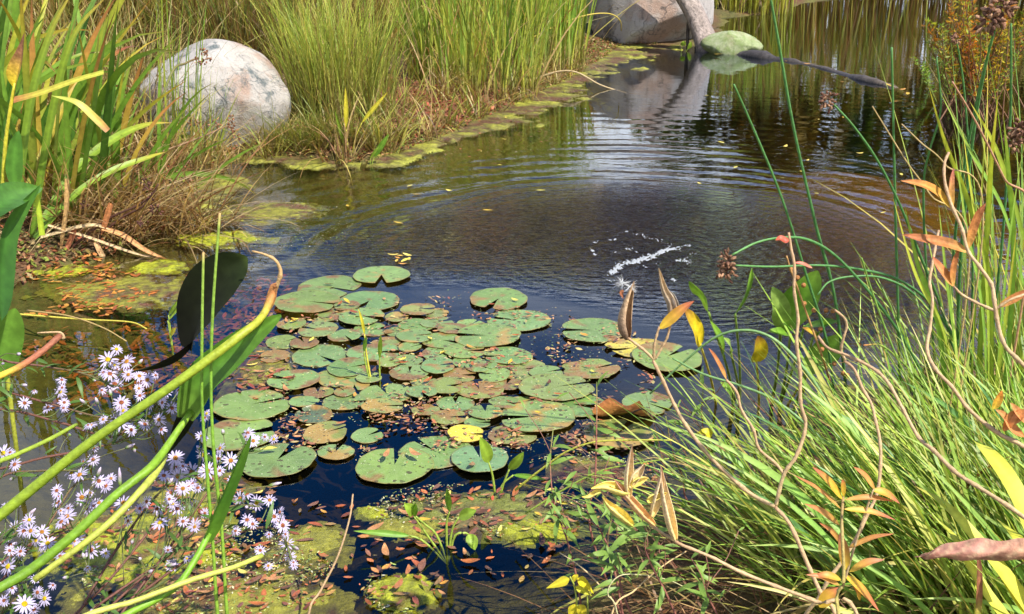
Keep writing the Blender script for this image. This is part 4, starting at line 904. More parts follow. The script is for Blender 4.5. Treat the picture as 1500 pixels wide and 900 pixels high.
stem(pd, grounded(px3([(120, 905), (200, 880), (280, 850), (340, 832), (384, 814)], (1.42, 1.60))), 0.0058, 0.0052, [(0, (0.42, 0.40, 0.09)), (1, (0.36, 0.40, 0.07))], 20, 'cut_stalk')
stem(pd, grounded(px3([(-30, 692), (20, 668), (70, 645), (112, 622)], (1.6, 1.8))), 0.0062, 0.004, [(0, (0.26, 0.34, 0.04)), (1, (0.22, 0.30, 0.03))], 18, 'stalk')
# left edge
stem(pd, grounded(px3([(-40, 570), (0, 551), (30, 537), (62, 515), (88, 492)], (1.65, 1.8))), 0.0075, 0.0065, [(0, (0.45, 0.36, 0.03)), (0.55, (0.50, 0.36, 0.04)), (0.7, (0.30, 0.10, 0.05)), (1, (0.24, 0.09, 0.05))], 20, 'withered_stalk', M_TWIG)
stem(pd, px3([(88, 490), (94, 497), (90, 488), (76, 487), (55, 488)], 1.8), 0.003, 0.0012, (0.45, 0.30, 0.16), 14, 'withered_tip', M_TWIG)
leaf(pd, px3([(2, 470), (2, 400), (16, 330), (60, 270)], (2.0, 2.2)), 0.06, [(0, (0.025, 0.08, 0.012)), (0.5, (0.035, 0.11, 0.014)), (1, (0.06, 0.16, 0.02))], 'lance', M_LEAF, np.array([0.9, -0.4, -0.1]), 0.15, 18, 4)
leaf(pd, px3([(-30, 330), (0, 300), (30, 283), (62, 276)], (2.0, 2.3)), 0.065, [(0, (0.04, 0.12, 0.016)), (1, (0.08, 0.2, 0.025))], 'lance', M_LEAF, np.array([0.3, -0.8, 0.4]), 0.2, 18, 4)
leaf(pd, px3([(22, 270), (20, 245), (22, 215), (27, 192)], 2.4), 0.036, [(0, (0.07, 0.18, 0.025)), (1, (0.08, 0.2, 0.03))], 'paddle', M_LEAF, np.array([0.6, -0.8, 0.2]), 0.15, 14, 4)
leaf(pd, px3([(-12, 560), (2, 520), (14, 480), (22, 452)], 2.1), 0.07, [(0, (0.10, 0.22, 0.03)), (1, (0.12, 0.24, 0.03))], 'paddle', M_LEAF, np.array([0.5, -0.8, 0.3]), 0.1, 14, 4)
leaf(pd, px3([(62, 345), (58, 315), (54, 286)], 2.3), 0.013, [(0, (0.36, 0.46, 0.04)), (1, (0.34, 0.44, 0.04))], 'strap', M_LEAF, FACE, 0.1, 8, 2)
stem(pd, grounded(px3([(2, 300), (8, 210), (15, 160), (22, 122)], 2.4)), 0.007, 0.004, [(0, (0.3, 0.33, 0.04)), (1, (0.55, 0.46, 0.03))], 16, 'stalk')
leaf(pd, px3([(21, 128), (26, 105), (32, 80), (36, 48)], 2.4), 0.044, [(0, (0.60, 0.48, 0.02)), (0.35, (0.52, 0.33, 0.04)), (0.65, (0.24, 0.11, 0.05)), (1, (0.16, 0.07, 0.04))], 'heart', M_DRY, np.array([-0.4, -0.8, 0.3]), 0.28, 16, 4, label='yellow and brown withered leaf')

# ------------------------------------------------------------------ asters: plants with branched stems, leaves and single flowers
def flower_mesh(np_, fold, droop, seed):
    r = random.Random(seed); mb = MB()
    for k in range(np_):
        a = 2 * math.pi * k / np_ + r.uniform(-0.14, 0.14); Ln = r.uniform(0.80, 1.05); dr_ = droop + r.uniform(-0.25, 0.25); tw = r.uniform(-0.4, 0.4)
        t = np.linspace(0.16, 1, 6); P = np.stack([np.cos(a) * t * Ln, np.sin(a) * t * Ln, 0.02 - dr_ * (t - 0.16) ** 2 * 0.6 + 0.06 * (t - 0.16)], -1)
        w = np.array([0.06, 0.13, 0.18, 0.19, 0.15, 0.05])
        mb.ribbon(P, w, lerpc([(0, (0.46, 0.40, 0.66)), (0.5, (0.56, 0.51, 0.74)), (1, (0.52, 0.46, 0.72))], t), (math.sin(a) * tw, -math.cos(a) * tw, 1), 0.10, 2)
    return mb.build('petals', M_PETAL, link=False)
def disc_mesh(c0, c1):
    mb = MB(); 
    f = np.linspace(0, 1, 6); a = np.linspace(0, 2 * math.pi, 14, endpoint=False)
    rr_ = 0.26 * np.sin(f * math.pi / 2); z = 0.02 + 0.15 * np.cos(f * math.pi / 2)
    V = np.stack([rr_[:, None] * np.cos(a)[None], rr_[:, None] * np.sin(a)[None], np.repeat(z[:, None], 14, 1)], -1)
    mb.grid(V, lerpc([(0, c0), (1, c1)], f), True)
    for k in range(40):
        q = random.uniform(0, 0.95); b = random.uniform(0, 6.28); p = np.array([0.26 * math.sin(q * 1.57) * math.cos(b), 0.26 * math.sin(q * 1.57) * math.sin(b), 0.02 + 0.15 * math.cos(q * 1.57)])
        d = unit(np.array([p[0], p[1], p[2] + 0.2])); mb.tube([p, p + d * 0.05], [0.022, 0.012], np.array(c1 if q > 0.6 else c0) * random.uniform(0.8, 1.3), 4)
    return mb.build('disc', M_DISC, link=False)
PETALS = [flower_mesh(random.choice([13, 14, 15, 16, 17]), 0.1, d, i) for i, d in enumerate((0.1, 0.25, 0.4, 0.15, 0.9, 1.3))]
DISCS = [disc_mesh((0.62, 0.45, 0.02), (0.70, 0.50, 0.02)), disc_mesh((0.45, 0.18, 0.04), (0.55, 0.30, 0.03)), disc_mesh((0.30, 0.09, 0.05), (0.42, 0.16, 0.05))]
def orient(p, nrm, s, spin):
    q = Vector(nrm).to_track_quat('Z', 'Y').to_matrix().to_4x4()
    return Matrix.Translation(Vector(p)) @ q @ Matrix.Rotation(spin, 4, 'Z') @ Matrix.Scale(s, 4)
sl_mb = MB(); sl_mb.ribbon(np.stack([np.linspace(0, 1, 7), 0 * np.linspace(0, 1, 7), 0.14 * np.sin(np.linspace(0, 2.6, 7))], -1), np.array([0.05, 0.13, 0.17, 0.16, 0.12, 0.07, 0.01]), lerpc([(0, (0.06, 0.13, 0.025)), (1, (0.10, 0.18, 0.035))], np.linspace(0, 1, 7)), (0, 0, 1), 0.1)
SMALL_LEAF = sl_mb.build('leaf', M_LEAF, link=False)
def aster(label, base, mains, flowers, nleaf, seed):
    """mains: lists of picture points; flowers: (x, y, size px, disc kind)"""
    r = random.Random(seed); root = thing('aster_plant', label, 'aster', base, 'wild asters at the lower left')
    segs = []
    for pts in mains:
        ys = [2.0 - 0.36 * np.clip((p[1] - 527) / 363, 0, 1) for p in pts]
        P = grounded(px3(pts, ys), 0.4, 0.0); Q = spline(P, 40); segs.append(Q)
        stem(root, P, 0.0032, 0.0016, [(0, (0.11, 0.055, 0.035)), (0.6, (0.14, 0.06, 0.045)), (1, (0.10, 0.11, 0.035))], 40, mat=M_TWIG, sides=6)
    A = np.concatenate([q[8:] for q in segs])
    extra = [(f[0] + r.gauss(0, 13), f[1] + r.gauss(0, 11), r.choice([13, 16, 19, 22]), r.choice([0, 1, 2, 2])) for f in flowers if r.random() < 0.62]
    for (fx, fy, s, k) in list(flowers) + extra:
        y = 2.0 - 0.36 * np.clip((fy - 527) / 363, 0, 1) + r.uniform(-0.06, 0.03)
        p = D(fx, fy, y); sc = s * r.uniform(0.50, 0.60) * depth(p) / FPX
        d = np.linalg.norm(A - (p - np.array([0, 0, 0.05])), axis=1); j = int(np.argmin(d)); a0 = A[max(0, j - 3)]
        nrm = unit(np.array([r.gauss(0.05, 0.35), r.gauss(-0.62, 0.25), r.gauss(0.75, 0.2)]))
        stem(root, [a0, 0.5 * (a0 + p) - np.array([0, 0, 0.012]), p - nrm * 0.006], 0.0014, 0.0010, (0.10, 0.13, 0.04), 9, 'flower_stalk', sides=5)
        mw = orient(p, nrm, sc, r.uniform(0, 6))
        fo = bpy.data.objects.new('flower', None); COL.objects.link(fo); fo.empty_display_size = 0.01; fo.parent = root
        fo.matrix_basis = Matrix.Translation(-root.matrix_basis.translation) @ mw
        pm = PETALS[r.choice([0, 1, 2, 3, 0, 1, 2, 4])] if s > 14 else PETALS[5]
        for nm, me in (('petals', pm), ('disc', DISCS[k])):
            o = bpy.data.objects.new(nm, me); COL.objects.link(o); o.parent = fo
        if s > 18:
            mbc = CALYX; o = bpy.data.objects.new('calyx', mbc); COL.objects.link(o); o.parent = fo
    for k in range(nleaf):
        Q = r.choice(segs); i = r.randint(10, 37); p = Q[i] + np.array([r.gauss(0, 0.01), r.gauss(0, 0.01), r.gauss(0, 0.006)])
        nrm = unit(np.array([r.gauss(0, 0.5), r.gauss(-0.3, 0.4), 0.8]))
        inst('leaf', SMALL_LEAF, root, orient(p, nrm, r.uniform(0.025, 0.055), r.uniform(0, 6.28)))
    # thin side twigs with buds
    for k in range(nleaf // 3):
        Q = r.choice(segs); p = Q[r.randint(12, 38)]; e = p + np.array([r.gauss(0.02, 0.05), r.gauss(0, 0.03), r.gauss(0.02, 0.04)])
        mb = MB(); mb.tube(spline([p, 0.5 * (p + e) + np.array([0, 0, 0.006]), e], 6), 0.0009, (0.12, 0.12, 0.05), 5)
        mb.tube(np.array([e, e + (e - p) * 0.05, e + (e - p) * 0.14, e + (e - p) * 0.2]), np.array([0.0012, 0.0036, 0.003, 0.0008]), np.array([(0.10, 0.16, 0.04), (0.12, 0.18, 0.04), (0.40, 0.32, 0.42), (0.5, 0.42, 0.6)]), 6)
        mb.build('bud', M_STEM, root)
    return root
mb = MB(); a = np.linspace(0, 2 * math.pi, 10, endpoint=False)
mb.grid(np.stack([np.outer([0.05, 0.17, 0.21, 0.19], np.cos(a)), np.outer([0.05, 0.17, 0.21, 0.19], np.sin(a)), np.repeat(np.array([-0.22, -0.17, -0.04, 0.03])[:, None], 10, 1)], -1), (0.09, 0.14, 0.035), True)
CALYX = mb.build('calyx', M_STEM, link=False)
FA = [(158,527,26,0),(186,530,24,1),(161,548,26,2),(168,563,25,2),(188,549,20,1),(216,557,24,1),(228,550,14,2),(149,572,14,2),(178,590,22,2),(194,606,28,1),(219,611,27,0),(233,615,22,1),(178,620,26,2),(192,630,18,2),(91,568,12,2),(94,590,16,2),(93,598,14,2),(129,623,13,2),(151,613,11,2),(50,573,10,2),(238,590,18,2),(252,598,20,2),(205,580,18,2),(212,622,20,2),(243,575,18,0),(262,572,18,2)]
FB = [(257,671,27,1),(257,685,22,2),(260,698,24,1),(281,692,27,2),(240,697,22,2),(268,716,24,1),(304,690,24,1),(320,672,16,2),(338,675,24,1),(297,667,24,0),(285,770,25,0),(235,766,26,0),(268,764,18,2),(260,745,20,2),(230,746,20,2),(205,745,16,2),(181,737,26,1),(215,735,20,2),(285,740,18,2),(290,715,18,2),(322,690,16,2),(352,731,25,1),(376,737,24,0),(395,733,20,1),(362,762,20,2),(370,768,18,2),(345,778,14,2),(408,763,22,1),(414,770,22,2),(420,797,22,0),(425,815,18,2),(430,828,16,2),(393,829,14,1),(246,806,14,2),(280,812,13,2),(295,640,18,0),(300,612,14,2),(363,635,20,2),(371,646,20,1),(360,640,14,2),(340,705,16,2),(275,735,16,2),(300,752,16,2),(250,722,18,2),(394,783,12,2)]
FC = [(117,696,26,1),(120,729,27,1),(145,705,20,2),(155,712,22,2),(160,702,16,2),(98,757,26,1),(90,765,22,2),(84,737,16,2),(145,737,20,1),(127,746,14,2),(22,775,25,0),(36,763,20,2),(45,778,20,1),(53,792,20,0),(70,796,22,0),(112,790,27,2),(133,806,25,2),(12,830,28,0),(15,798,18,2),(30,808,18,2),(88,815,16,2),(62,816,12,2),(36,885,28,0),(55,868,20,2),(52,848,16,2),(6,880,20,2),(50,893,18,2),(128,832,14,1),(14,807,16,2),(122,677,16,2),(138,657,13,2),(5,664,24,0),(15,663,16,2),(8,742,14,2),(85,727,14,2),(62,802,14,2),(18,862,14,2),(100,745,16,2)]
aster('aster spray with pale violet flowers in front of the dark paddle leaf', (-1.25, 1.55, 0.05), [[(-40, 498), (0, 527), (65, 537), (130, 550), (185, 578)], [(-40, 560), (0, 571), (85, 595), (150, 612), (215, 618)], [(0, 600), (90, 620), (170, 640), (205, 590), (240, 578)], [(30, 680), (120, 660), (190, 640), (250, 590)]], FA, 60, 1)
aster('aster spray with many flowers between the thin rush stems and the lily pads', (-0.75, 1.35, 0.0), [[(90, 920), (160, 850), (225, 770), (265, 720), (300, 690), (340, 672)], [(150, 900), (260, 800), (330, 745), (380, 742)], [(160, 905), (290, 810), (370, 775), (410, 780), (428, 820)], [(120, 890), (180, 790), (235, 720), (262, 690)], [(250, 800), (320, 700), (362, 650)], [(140, 890), (240, 820), (280, 780)]], FB, 80, 2)
aster('aster spray filling the lower left corner', (-1.05, 1.25, 0.05), [[(-40, 900), (20, 830), (70, 770), (110, 710), (150, 700)], [(-40, 940), (20, 880), (50, 850)], [(-30, 850), (40, 800), (110, 775), (140, 800)], [(-50, 760), (0, 700), (60, 690), (120, 690)], [(-30, 820), (10, 790), (40, 770)]], FC, 70, 3)
# ------------------------------------------------------------------ right bank: sedge mass, rushes, milkweed
def sedge_mass(name, label, c, rx, ry, n, L0, L1, w, az, azs, tips, lean, curl, wts=None, roots=None):
    return clump(name, label, 'sedge', c, rx, ry, n, L0, L1, w, roots or [(0.24, 0.30, 0.06), (0.16, 0.24, 0.04)], tips, lean, curl, az=az, azs=azs, seg=7, power=1.2, wts=wts)
SEDGE_TIPS = [(0.26, 0.42, 0.05), (0.16, 0.31, 0.035), (0.38, 0.49, 0.08), (0.52, 0.52, 0.13), (0.54, 0.42, 0.13)]
SW = [4, 3, 3, 1.8, 0.8]
sedge_mass('sedge_mass', 'thick green sedge sweeping left over the near right bank', (0.86, 1.90), 0.32, 0.28, 560, 0.30, 0.72, 0.0098, 2.7, 0.60, SEDGE_TIPS, (0.45, 1.0), (0.2, 0.8), SW)
sedge_mass('sedge_mass', 'green sedge in the lower right corner under the curled leaf', (1.10, 1.75), 0.34, 0.34, 700, 0.36, 0.62, 0.0085, 2.5, 0.6, SEDGE_TIPS, (0.15, 0.65), (0.2, 0.9), SW)
sedge_mass('sedge_mass', 'tall sedge at the water edge behind the milkweed stems', (1.20, 2.40), 0.26, 0.22, 280, 0.34, 0.62, 0.0075, 2.4, 0.8, SEDGE_TIPS, (0.05, 0.6), (0.2, 0.8), SW)
sedge_mass('sedge_mass', 'upright yellow-green sedge at the right edge of the picture', (1.46, 2.55), 0.30, 0.30, 260, 0.6, 1.2, 0.0075, 2.2, 1.3, [(0.36, 0.44, 0.07), (0.20, 0.33, 0.05), (0.50, 0.46, 0.08), (0.12, 0.25, 0.05)], (0.0, 0.30), (0.05, 0.45), None, [(0.28, 0.34, 0.06)])
sedge_mass('sedge_mass', 'sparse sedge reaching over the water left of the forked milkweed', (0.62, 2.05), 0.20, 0.20, 110, 0.26, 0.5, 0.006, 2.9, 0.7, SEDGE_TIPS, (0.4, 1.0), (0.3, 0.9), SW)
sedge_mass('dry_grass', 'dead straw lying under the near right sedge', (0.75, 1.95), 0.6, 0.5, 500, 0.25, 0.5, 0.005, 2.8, 1.2, [STRAW, (0.3, 0.17, 0.08), (0.2, 0.1, 0.05)], (0.8, 1.4), (0.1, 0.6), None, [BROWN])

# broad single sedge leaves that stand out of the mass
wide = thing('sedge_tuft', 'broad pale green sedge leaves lying across the front of the near right sedge', 'sedge', (0.95, 1.7, gz(0.95, 1.7)))
for k in range(46):
    x, y = random.uniform(0.65, 1.25), random.uniform(1.55, 2.05); a = random.gauss(2.75, 0.35); Ln = random.uniform(0.34, 0.6); ln = random.uniform(0.4, 1.0); cu = random.uniform(0.2, 0.9)
    s_ = np.linspace(0, 1, 12); an = ln + cu * s_ ** 1.3; h = np.concatenate([[0], np.cumsum(np.sin(0.5 * (an[1:] + an[:-1]))) * Ln / 11]); zz = np.concatenate([[0], np.cumsum(np.cos(0.5 * (an[1:] + an[:-1]))) * Ln / 11])
    P = np.stack([x + h * math.cos(a), y + h * math.sin(a), gz(x, y) + zz], -1); q = random.random()
    c_ = [(0, (0.22, 0.32, 0.06)), (0.5, (0.20, 0.38, 0.07)), (1, (0.34, 0.44, 0.12))] if q < 0.6 else ([(0, (0.3, 0.3, 0.07)), (0.5, (0.44, 0.46, 0.10)), (1, (0.50, 0.42, 0.15))] if q < 0.85 else [(0, (0.10, 0.22, 0.06)), (1, (0.14, 0.30, 0.10))])
    leaf(wide, P, random.uniform(0.010, 0.017), c_, 'sword', M_GRASS, np.array([random.uniform(-0.6, 0.4), -0.7, 0.6]), 0.1, 12, 2, rib=0.85, wave=0)
RG = [(0, (0.05, 0.13, 0.035)), (0.5, (0.06, 0.17, 0.05)), (1, (0.09, 0.22, 0.06))]
def bulrush(label, pts, ys, r=0.0038, head=None, hs=0.02, cols=RG, name='bulrush'):
    P = px3(pts, ys); b = P[-1].copy(); b[2] = min(gz(b[0], b[1]), b[2]) - 0.02
    root = thing(name, label, 'bulrush' if name == 'bulrush' else 'grass', (b[0], b[1], max(gz(b[0], b[1]), -0.3)), 'dark green bulrushes on the right' if name == 'bulrush' else None)
    Q = np.vstack([P, b])[::-1]
    stem(root, Q, r * 1.15, r * 0.62, cols, 46, sides=7)
    if head: 
        for (hx, hy) in head: seed_head(root, D(hx, hy, ys[0] if np.ndim(ys) else ys), hs, 40, droop=0.3)
    return root
bulrush('tall bulrush stem cutting the top edge and leaning right', [(1122, -40), (1140, 60), (1163, 190), (1195, 330), (1225, 450), (1245, 640)], (2.35, 2.6), 0.0042)
bulrush('shorter leaning bulrush stem with a bare pointed tip over the ripples', [(1075, 124), (1102, 185), (1145, 290), (1180, 400), (1215, 520), (1225, 650)], (2.35, 2.6), 0.0036)
bulrush('straight upright bulrush stem right of the middle', [(1306, 70), (1309, 200), (1312, 330), (1316, 480), (1318, 610)], (2.4, 2.6), 0.0038)
bulrush('bulrush with a brown seed tuft hanging over the dark water', [(1220, 152), (1250, 185), (1285, 235), (1318, 300), (1350, 380), (1385, 470), (1420, 620)], (2.3, 2.6), 0.0036, [(1212, 148)], 0.020)
bulrush('bulrush under the big seed tuft at the top right', [(1462, 25), (1445, 90), (1430, 170), (1415, 290), (1405, 420), (1400, 600)], (2.3, 2.6), 0.0042, [(1470, 15), (1450, 30)], 0.030)
bulrush('second stem close beside the big top right seed tuft', [(1458, 40), (1435, 130), (1410, 260), (1395, 400), (1390, 600)], (2.32, 2.65), 0.004)
bulrush('upright bulrush near the right edge crossing the sky reflection', [(1481, 35), (1481, 120), (1479, 190), (1470, 330), (1455, 480), (1440, 620)], (2.35, 2.6), 0.0036, [(1494, 190), (1485, 205)], 0.026)
bulrush('thin curved bulrush left of the yellow sedge', [(1372, 85), (1378, 160), (1362, 220), (1353, 270), (1356, 380), (1370, 560)], (2.4, 2.6), 0.003)
bulrush('bulrush stem with a small tuft left of the orange shrub', [(1402, 62), (1412, 130), (1420, 240), (1425, 360), (1420, 600)], (2.4, 2.6), 0.003, [(1401, 58)], 0.014)
bulrush('long bulrush arching left to the hanging brown seed head', [(1072, 374), (1110, 355), (1150, 348), (1185, 352), (1225, 376), (1275, 430), (1325, 500), (1370, 590), (1395, 660)], (2.15, 2.4), 0.0038, [(1065, 384), (1062, 398)], 0.022)
bulrush('second bulrush lying almost level behind the hanging seed head', [(1076, 389), (1130, 391), (1200, 389), (1260, 395), (1320, 412), (1375, 460), (1420, 560)], (2.17, 2.45), 0.0034)
bulrush('low bulrush bent in an arch above the pickerel leaves', [(1198, 432), (1215, 413), (1250, 405), (1295, 408), (1340, 432), (1375, 480), (1400, 560), (1410, 640)], (2.4, 2.5), 0.0034)
bulrush('pale green bulrush arching down to the lily pads', [(952, 577), (1000, 532), (1045, 496), (1085, 484), (1125, 492), (1165, 525), (1205, 580), (1240, 660)], (2.25, 2.1), 0.0036, cols=[(0, (0.16, 0.27, 0.10)), (1, (0.15, 0.28, 0.10))])
bulrush('pale bulrush lying across the front of the pickerel leaves', [(985, 525), (1030, 548), (1090, 567), (1140, 590), (1200, 640), (1250, 700)], (2.2, 2.0), 0.0034, cols=[(0, (0.16, 0.27, 0.10)), (1, (0.15, 0.28, 0.10))])
bulrush('sedge-like rush rising between the arching stems', [(1262, 378), (1275, 420), (1300, 490), (1330, 560), (1370, 640)], (2.1, 2.2), 0.0026, cols=[(0, (0.18, 0.30, 0.06)), (1, (0.16, 0.28, 0.05))], name='grass_stalk')
bulrush('thin rush with a dried red tip arching right', [(1265, 506), (1290, 506), (1315, 525), (1350, 560), (1385, 610)], (2.2, 2.3), 0.0026, cols=[(0, (0.18, 0.30, 0.06)), (0.8, (0.2, 0.28, 0.05)), (1, (0.4, 0.16, 0.05))], name='grass_stalk')
bulrush('thin straw-coloured grass stalk with a pale tip over the brown water', [(1278, 156), (1300, 192), (1330, 240), (1362, 285), (1420, 380)], (2.0, 2.1), 0.0017, cols=[(0, (0.36, 0.26, 0.10)), (1, (0.48, 0.34, 0.15))], name='grass_stalk')
bulrush('thin straw-coloured grass stalk just right of the pale-tipped one', [(1321, 182), (1350, 210), (1385, 242), (1440, 330)], (2.0, 2.1), 0.0017, cols=[(0, (0.36, 0.26, 0.10)), (1, (0.48, 0.34, 0.15))], name='grass_stalk')
bulrush('reddish thin stem crossing the yellow sedge', [(1395, 120), (1430, 180), (1470, 260), (1510, 350)], (2.0, 2.1), 0.0025, cols=[(0, (0.36, 0.2, 0.10)), (1, (0.40, 0.20, 0.12))], name='grass_stalk')

# single strong yellow-green sedge leaves at the right, each a part
ys_ = thing('sedge_tuft', 'broad yellow-green sedge leaves fanning up at the right edge', 'sedge', (1.25, 2.4, gz(1.25, 2.4)))
YG = [[(0, (0.20, 0.30, 0.04)), (0.6, (0.34, 0.40, 0.05)), (1, (0.46, 0.42, 0.06))], [(0, (0.14, 0.27, 0.04)), (0.6, (0.20, 0.33, 0.05)), (1, (0.28, 0.36, 0.06))]]
for i, pts in enumerate([[(1360, 125), (1385, 210), (1420, 300), (1450, 420), (1470, 600)], [(1377, 135), (1420, 220), (1470, 310), (1500, 420)], [(1420, 148), (1455, 210), (1480, 280), (1500, 350)], [(1470, 170), (1478, 260), (1484, 400), (1480, 600)],
        [(1410, 190), (1425, 300), (1445, 420), (1465, 620)], [(1395, 200), (1415, 330), (1440, 470), (1460, 640)], [(1462, 140), (1452, 240), (1445, 360), (1440, 600)], [(1500, 210), (1485, 300), (1470, 430), (1462, 620)], [(1448, 120), (1440, 240), (1432, 380), (1430, 600)],
        [(1325, 300), (1345, 390), (1375, 480), (1410, 620)], [(1308, 290), (1340, 400), (1385, 500), (1425, 640)], [(1375, 300), (1385, 400), (1400, 520), (1415, 640)], [(1490, 330), (1475, 450), (1460, 560), (1450, 660)]]):
    P = px3(pts[::-1], (2.35, 2.15)); P[0][2] = min(P[0][2], 0.1) if len(pts) > 4 or pts[-1][1] > 500 else P[0][2]
    leaf(ys_, P, 0.011, YG[i % 2], 'sword', M_GRASS, np.array([random.uniform(-0.8, 0.8), -0.8, 0.2]), 0.1, 20, 2, wave=0)
yb_ = thing('yellow_iris_leaf', 'fan of broad yellowing strap leaves in the lower right corner', 'iris', (1.25, 1.55, gz(1.25, 1.55)))
YB = [(0, (0.34, 0.40, 0.05)), (0.5, (0.50, 0.48, 0.05)), (0.9, (0.44, 0.46, 0.07)), (1, (0.40, 0.34, 0.08))]
for pts, w in (([(1530, 830), (1500, 745), (1470, 690), (1440, 655), (1424, 645)], 0.034), ([(1560, 980), (1500, 880), (1440, 800), (1385, 740), (1340, 712)], 0.026), ([(1540, 960), (1490, 870), (1455, 820), (1420, 790)], 0.030), ([(1520, 980), (1440, 860), (1400, 790), (1375, 762)], 0.020), ([(1430, 990), (1432, 900), (1430, 830)], 0.018), ([(1560, 900), (1500, 800), (1460, 760)], 0.028)):
    P = px3(pts, (1.45, 1.65)); P = np.vstack([[P[0][0] + 0.02, P[0][1], gz(P[0][0], P[0][1])], P]) if pts[0][1] > 950 else P
    leaf(yb_, P, w, YB, 'sword', M_LEAF, np.array([0.2, -0.6, 0.75]), 0.06, 20, 2, wave=0)
leaf(yb_, px3([(1432, 905), (1434, 870), (1434, 830), (1430, 802)], 1.5), 0.012, [(0, (0.3, 0.3, 0.05)), (0.3, (0.25, 0.10, 0.05)), (1, (0.12, 0.05, 0.03))], 'sword', M_DRY, FACE, 0.1, name='dead_leaf')

# ------------------------------------------------------------------ milkweed: bare pinkish stems, pods, autumn leaves
MK = [(0, (0.42, 0.31, 0.16)), (0.35, (0.40, 0.265, 0.145)), (0.6, (0.45, 0.31, 0.17)), (1, (0.38, 0.235, 0.13))]
def mstem(root, pts, ys, r0=0.0042, r1=0.003, base=None, name='stem'):
    P = px3(pts, ys)
    if base is not None: P = np.vstack([base, P])
    Q = P + np.concatenate([[np.zeros(3)], rng.normal(0, 0.0011, (len(P) - 1, 3))])
    r0, r1 = r0 * 0.78, r1 * 0.74
    return stem(root, Q, r0, r1, MK, 7 * len(P), name, M_TWIG, 8, 0.30, max(2, len(P)))
def pod(root, pts, y, w, cols, open_=0.28, name='pod', up=FACE):
    """a split seed pod: two curved husk halves round a hollow"""
    Q = spline(px3(pts, y), 16); t = np.linspace(0, 1, 16); rw = PROF['pod'](t) * w * 0.5
    T = unit(np.gradient(Q, axis=0)); S = unit(np.cross(T, up)); N = np.cross(S, T)
    a = np.linspace(open_ * 2, 2 * math.pi - open_ * 2, 13) + math.pi * 0.35
    V = Q[:, None] + (S[:, None] * np.cos(a)[None, :, None] + N[:, None] * np.sin(a)[None, :, None]) * rw[:, None, None]
    V2 = Q[:, None] + (S[:, None] * np.cos(a)[None, ::-1, None] + N[:, None] * np.sin(a)[None, ::-1, None]) * (rw * 0.86)[:, None, None]
    c = lerpc(cols, t); sh = 1 + 0.22 * np.sin(a * 4)[None, :, None]
    mb = MB(); mb.grid(np.concatenate([V, V2], 1), np.concatenate([c[:, None] * sh, np.repeat(c[:, None] * np.array((1.25, 1.2, 1.1)), 13, 1)], 1), True)
    return mb.build(name, M_TWIG, root)
RYL = [(0, (0.52, 0.36, 0.03)), (0.45, (0.50, 0.28, 0.04)), (0.8, (0.42, 0.13, 0.06)), (1, (0.42, 0.13, 0.07))]
RBL = [(0, (0.44, 0.24, 0.06)), (0.4, (0.38, 0.15, 0.045)), (1, (0.27, 0.085, 0.04))]
# first plant: fork at (1137,742)
m1 = thing('milkweed', 'bare forked milkweed with two open pods over the lily pads', 'milkweed', (0.52, 1.30, gz(0.52, 1.30)))
mstem(m1, [(1230, 930), (1205, 872), (1185, 830), (1158, 770), (1136, 743)], (1.45, 1.55), 0.0046, 0.0042, (0.52, 1.30, gz(0.52, 1.3) - 0.02))
mstem(m1, [(1136, 743), (1100, 722), (1060, 690), (1030, 660), (1002, 622), (985, 588), (966, 548), (958, 527)], (1.55, 1.6), 0.0042, 0.0034)
mstem(m1, [(958, 527), (944, 512), (930, 502), (920, 496)], 1.6, 0.003, 0.0026, name='twig')
mstem(m1, [(958, 527), (957, 508), (963, 487), (966, 480)], 1.6, 0.003, 0.0022, name='twig')
mstem(m1, [(960, 526), (970, 508), (978, 492), (982, 470)], 1.61, 0.003, 0.0022, name='twig')
mstem(m1, [(1136, 743), (1150, 698), (1165, 668), (1178, 640), (1180, 618), (1172, 590), (1172, 545), (1167, 500), (1170, 466), (1165, 425), (1163, 392), (1158, 365), (1156, 340)], (1.55, 1.65), 0.0042, 0.0028)
mstem(m1, [(1150, 698), (1138, 680), (1112, 656), (1103, 630), (1086, 602), (1078, 575), (1064, 556)], (1.56, 1.6), 0.0032, 0.0026, name='twig')
HUSK = [(0, (0.13, 0.08, 0.05)), (0.35, (0.27, 0.18, 0.12)), (0.75, (0.42, 0.28, 0.16)), (1, (0.36, 0.24, 0.14))]
pod(m1, [(919, 497), (915, 475), (919, 448), (929, 412)], 1.6, 0.022, HUSK, 0.30)
pod(m1, [(984, 470), (984, 445), (974, 425), (965, 393)], 1.61, 0.016, [(0, (0.20, 0.15, 0.11)), (0.5, (0.32, 0.25, 0.18)), (1, (0.45, 0.32, 0.18))], 0.6)
pod(m1, [(982, 472), (990, 455), (985, 435), (978, 425)], 1.62, 0.012, [(0, (0.28, 0.24, 0.2)), (1, (0.40, 0.36, 0.32))], 0.3)
leaf(m1, px3([(966, 482), (982, 468), (1000, 452), (1017, 441)], 1.6), 0.018, RYL, 'lance', M_LEAF, np.array([0.3, -0.6, 0.75]), 0.1)
leaf(m1, px3([(1064, 556), (1056, 540), (1046, 522), (1038, 510)], 1.6), 0.010, RBL, 'lance', M_DRY, np.array([0.5, -0.6, 0.5]), 0.2)
leaf(m1, px3([(1156, 352), (1150, 352), (1143, 349), (1136, 352)], 1.64), 0.012, [(0, (0.45, 0.08, 0.04)), (1, (0.5, 0.10, 0.06))], 'lance', M_LEAF, FACE, 0.1)
leaf(m1, px3([(1164, 385), (1175, 386), (1186, 391), (1190, 393)], 1.64), 0.006, [(0, (0.55, 0.12, 0.08)), (1, (0.5, 0.2, 0.12))], 'lance', M_LEAF, FACE, 0.1)
fl = MB(); c_ = D(915, 418, 1.6)
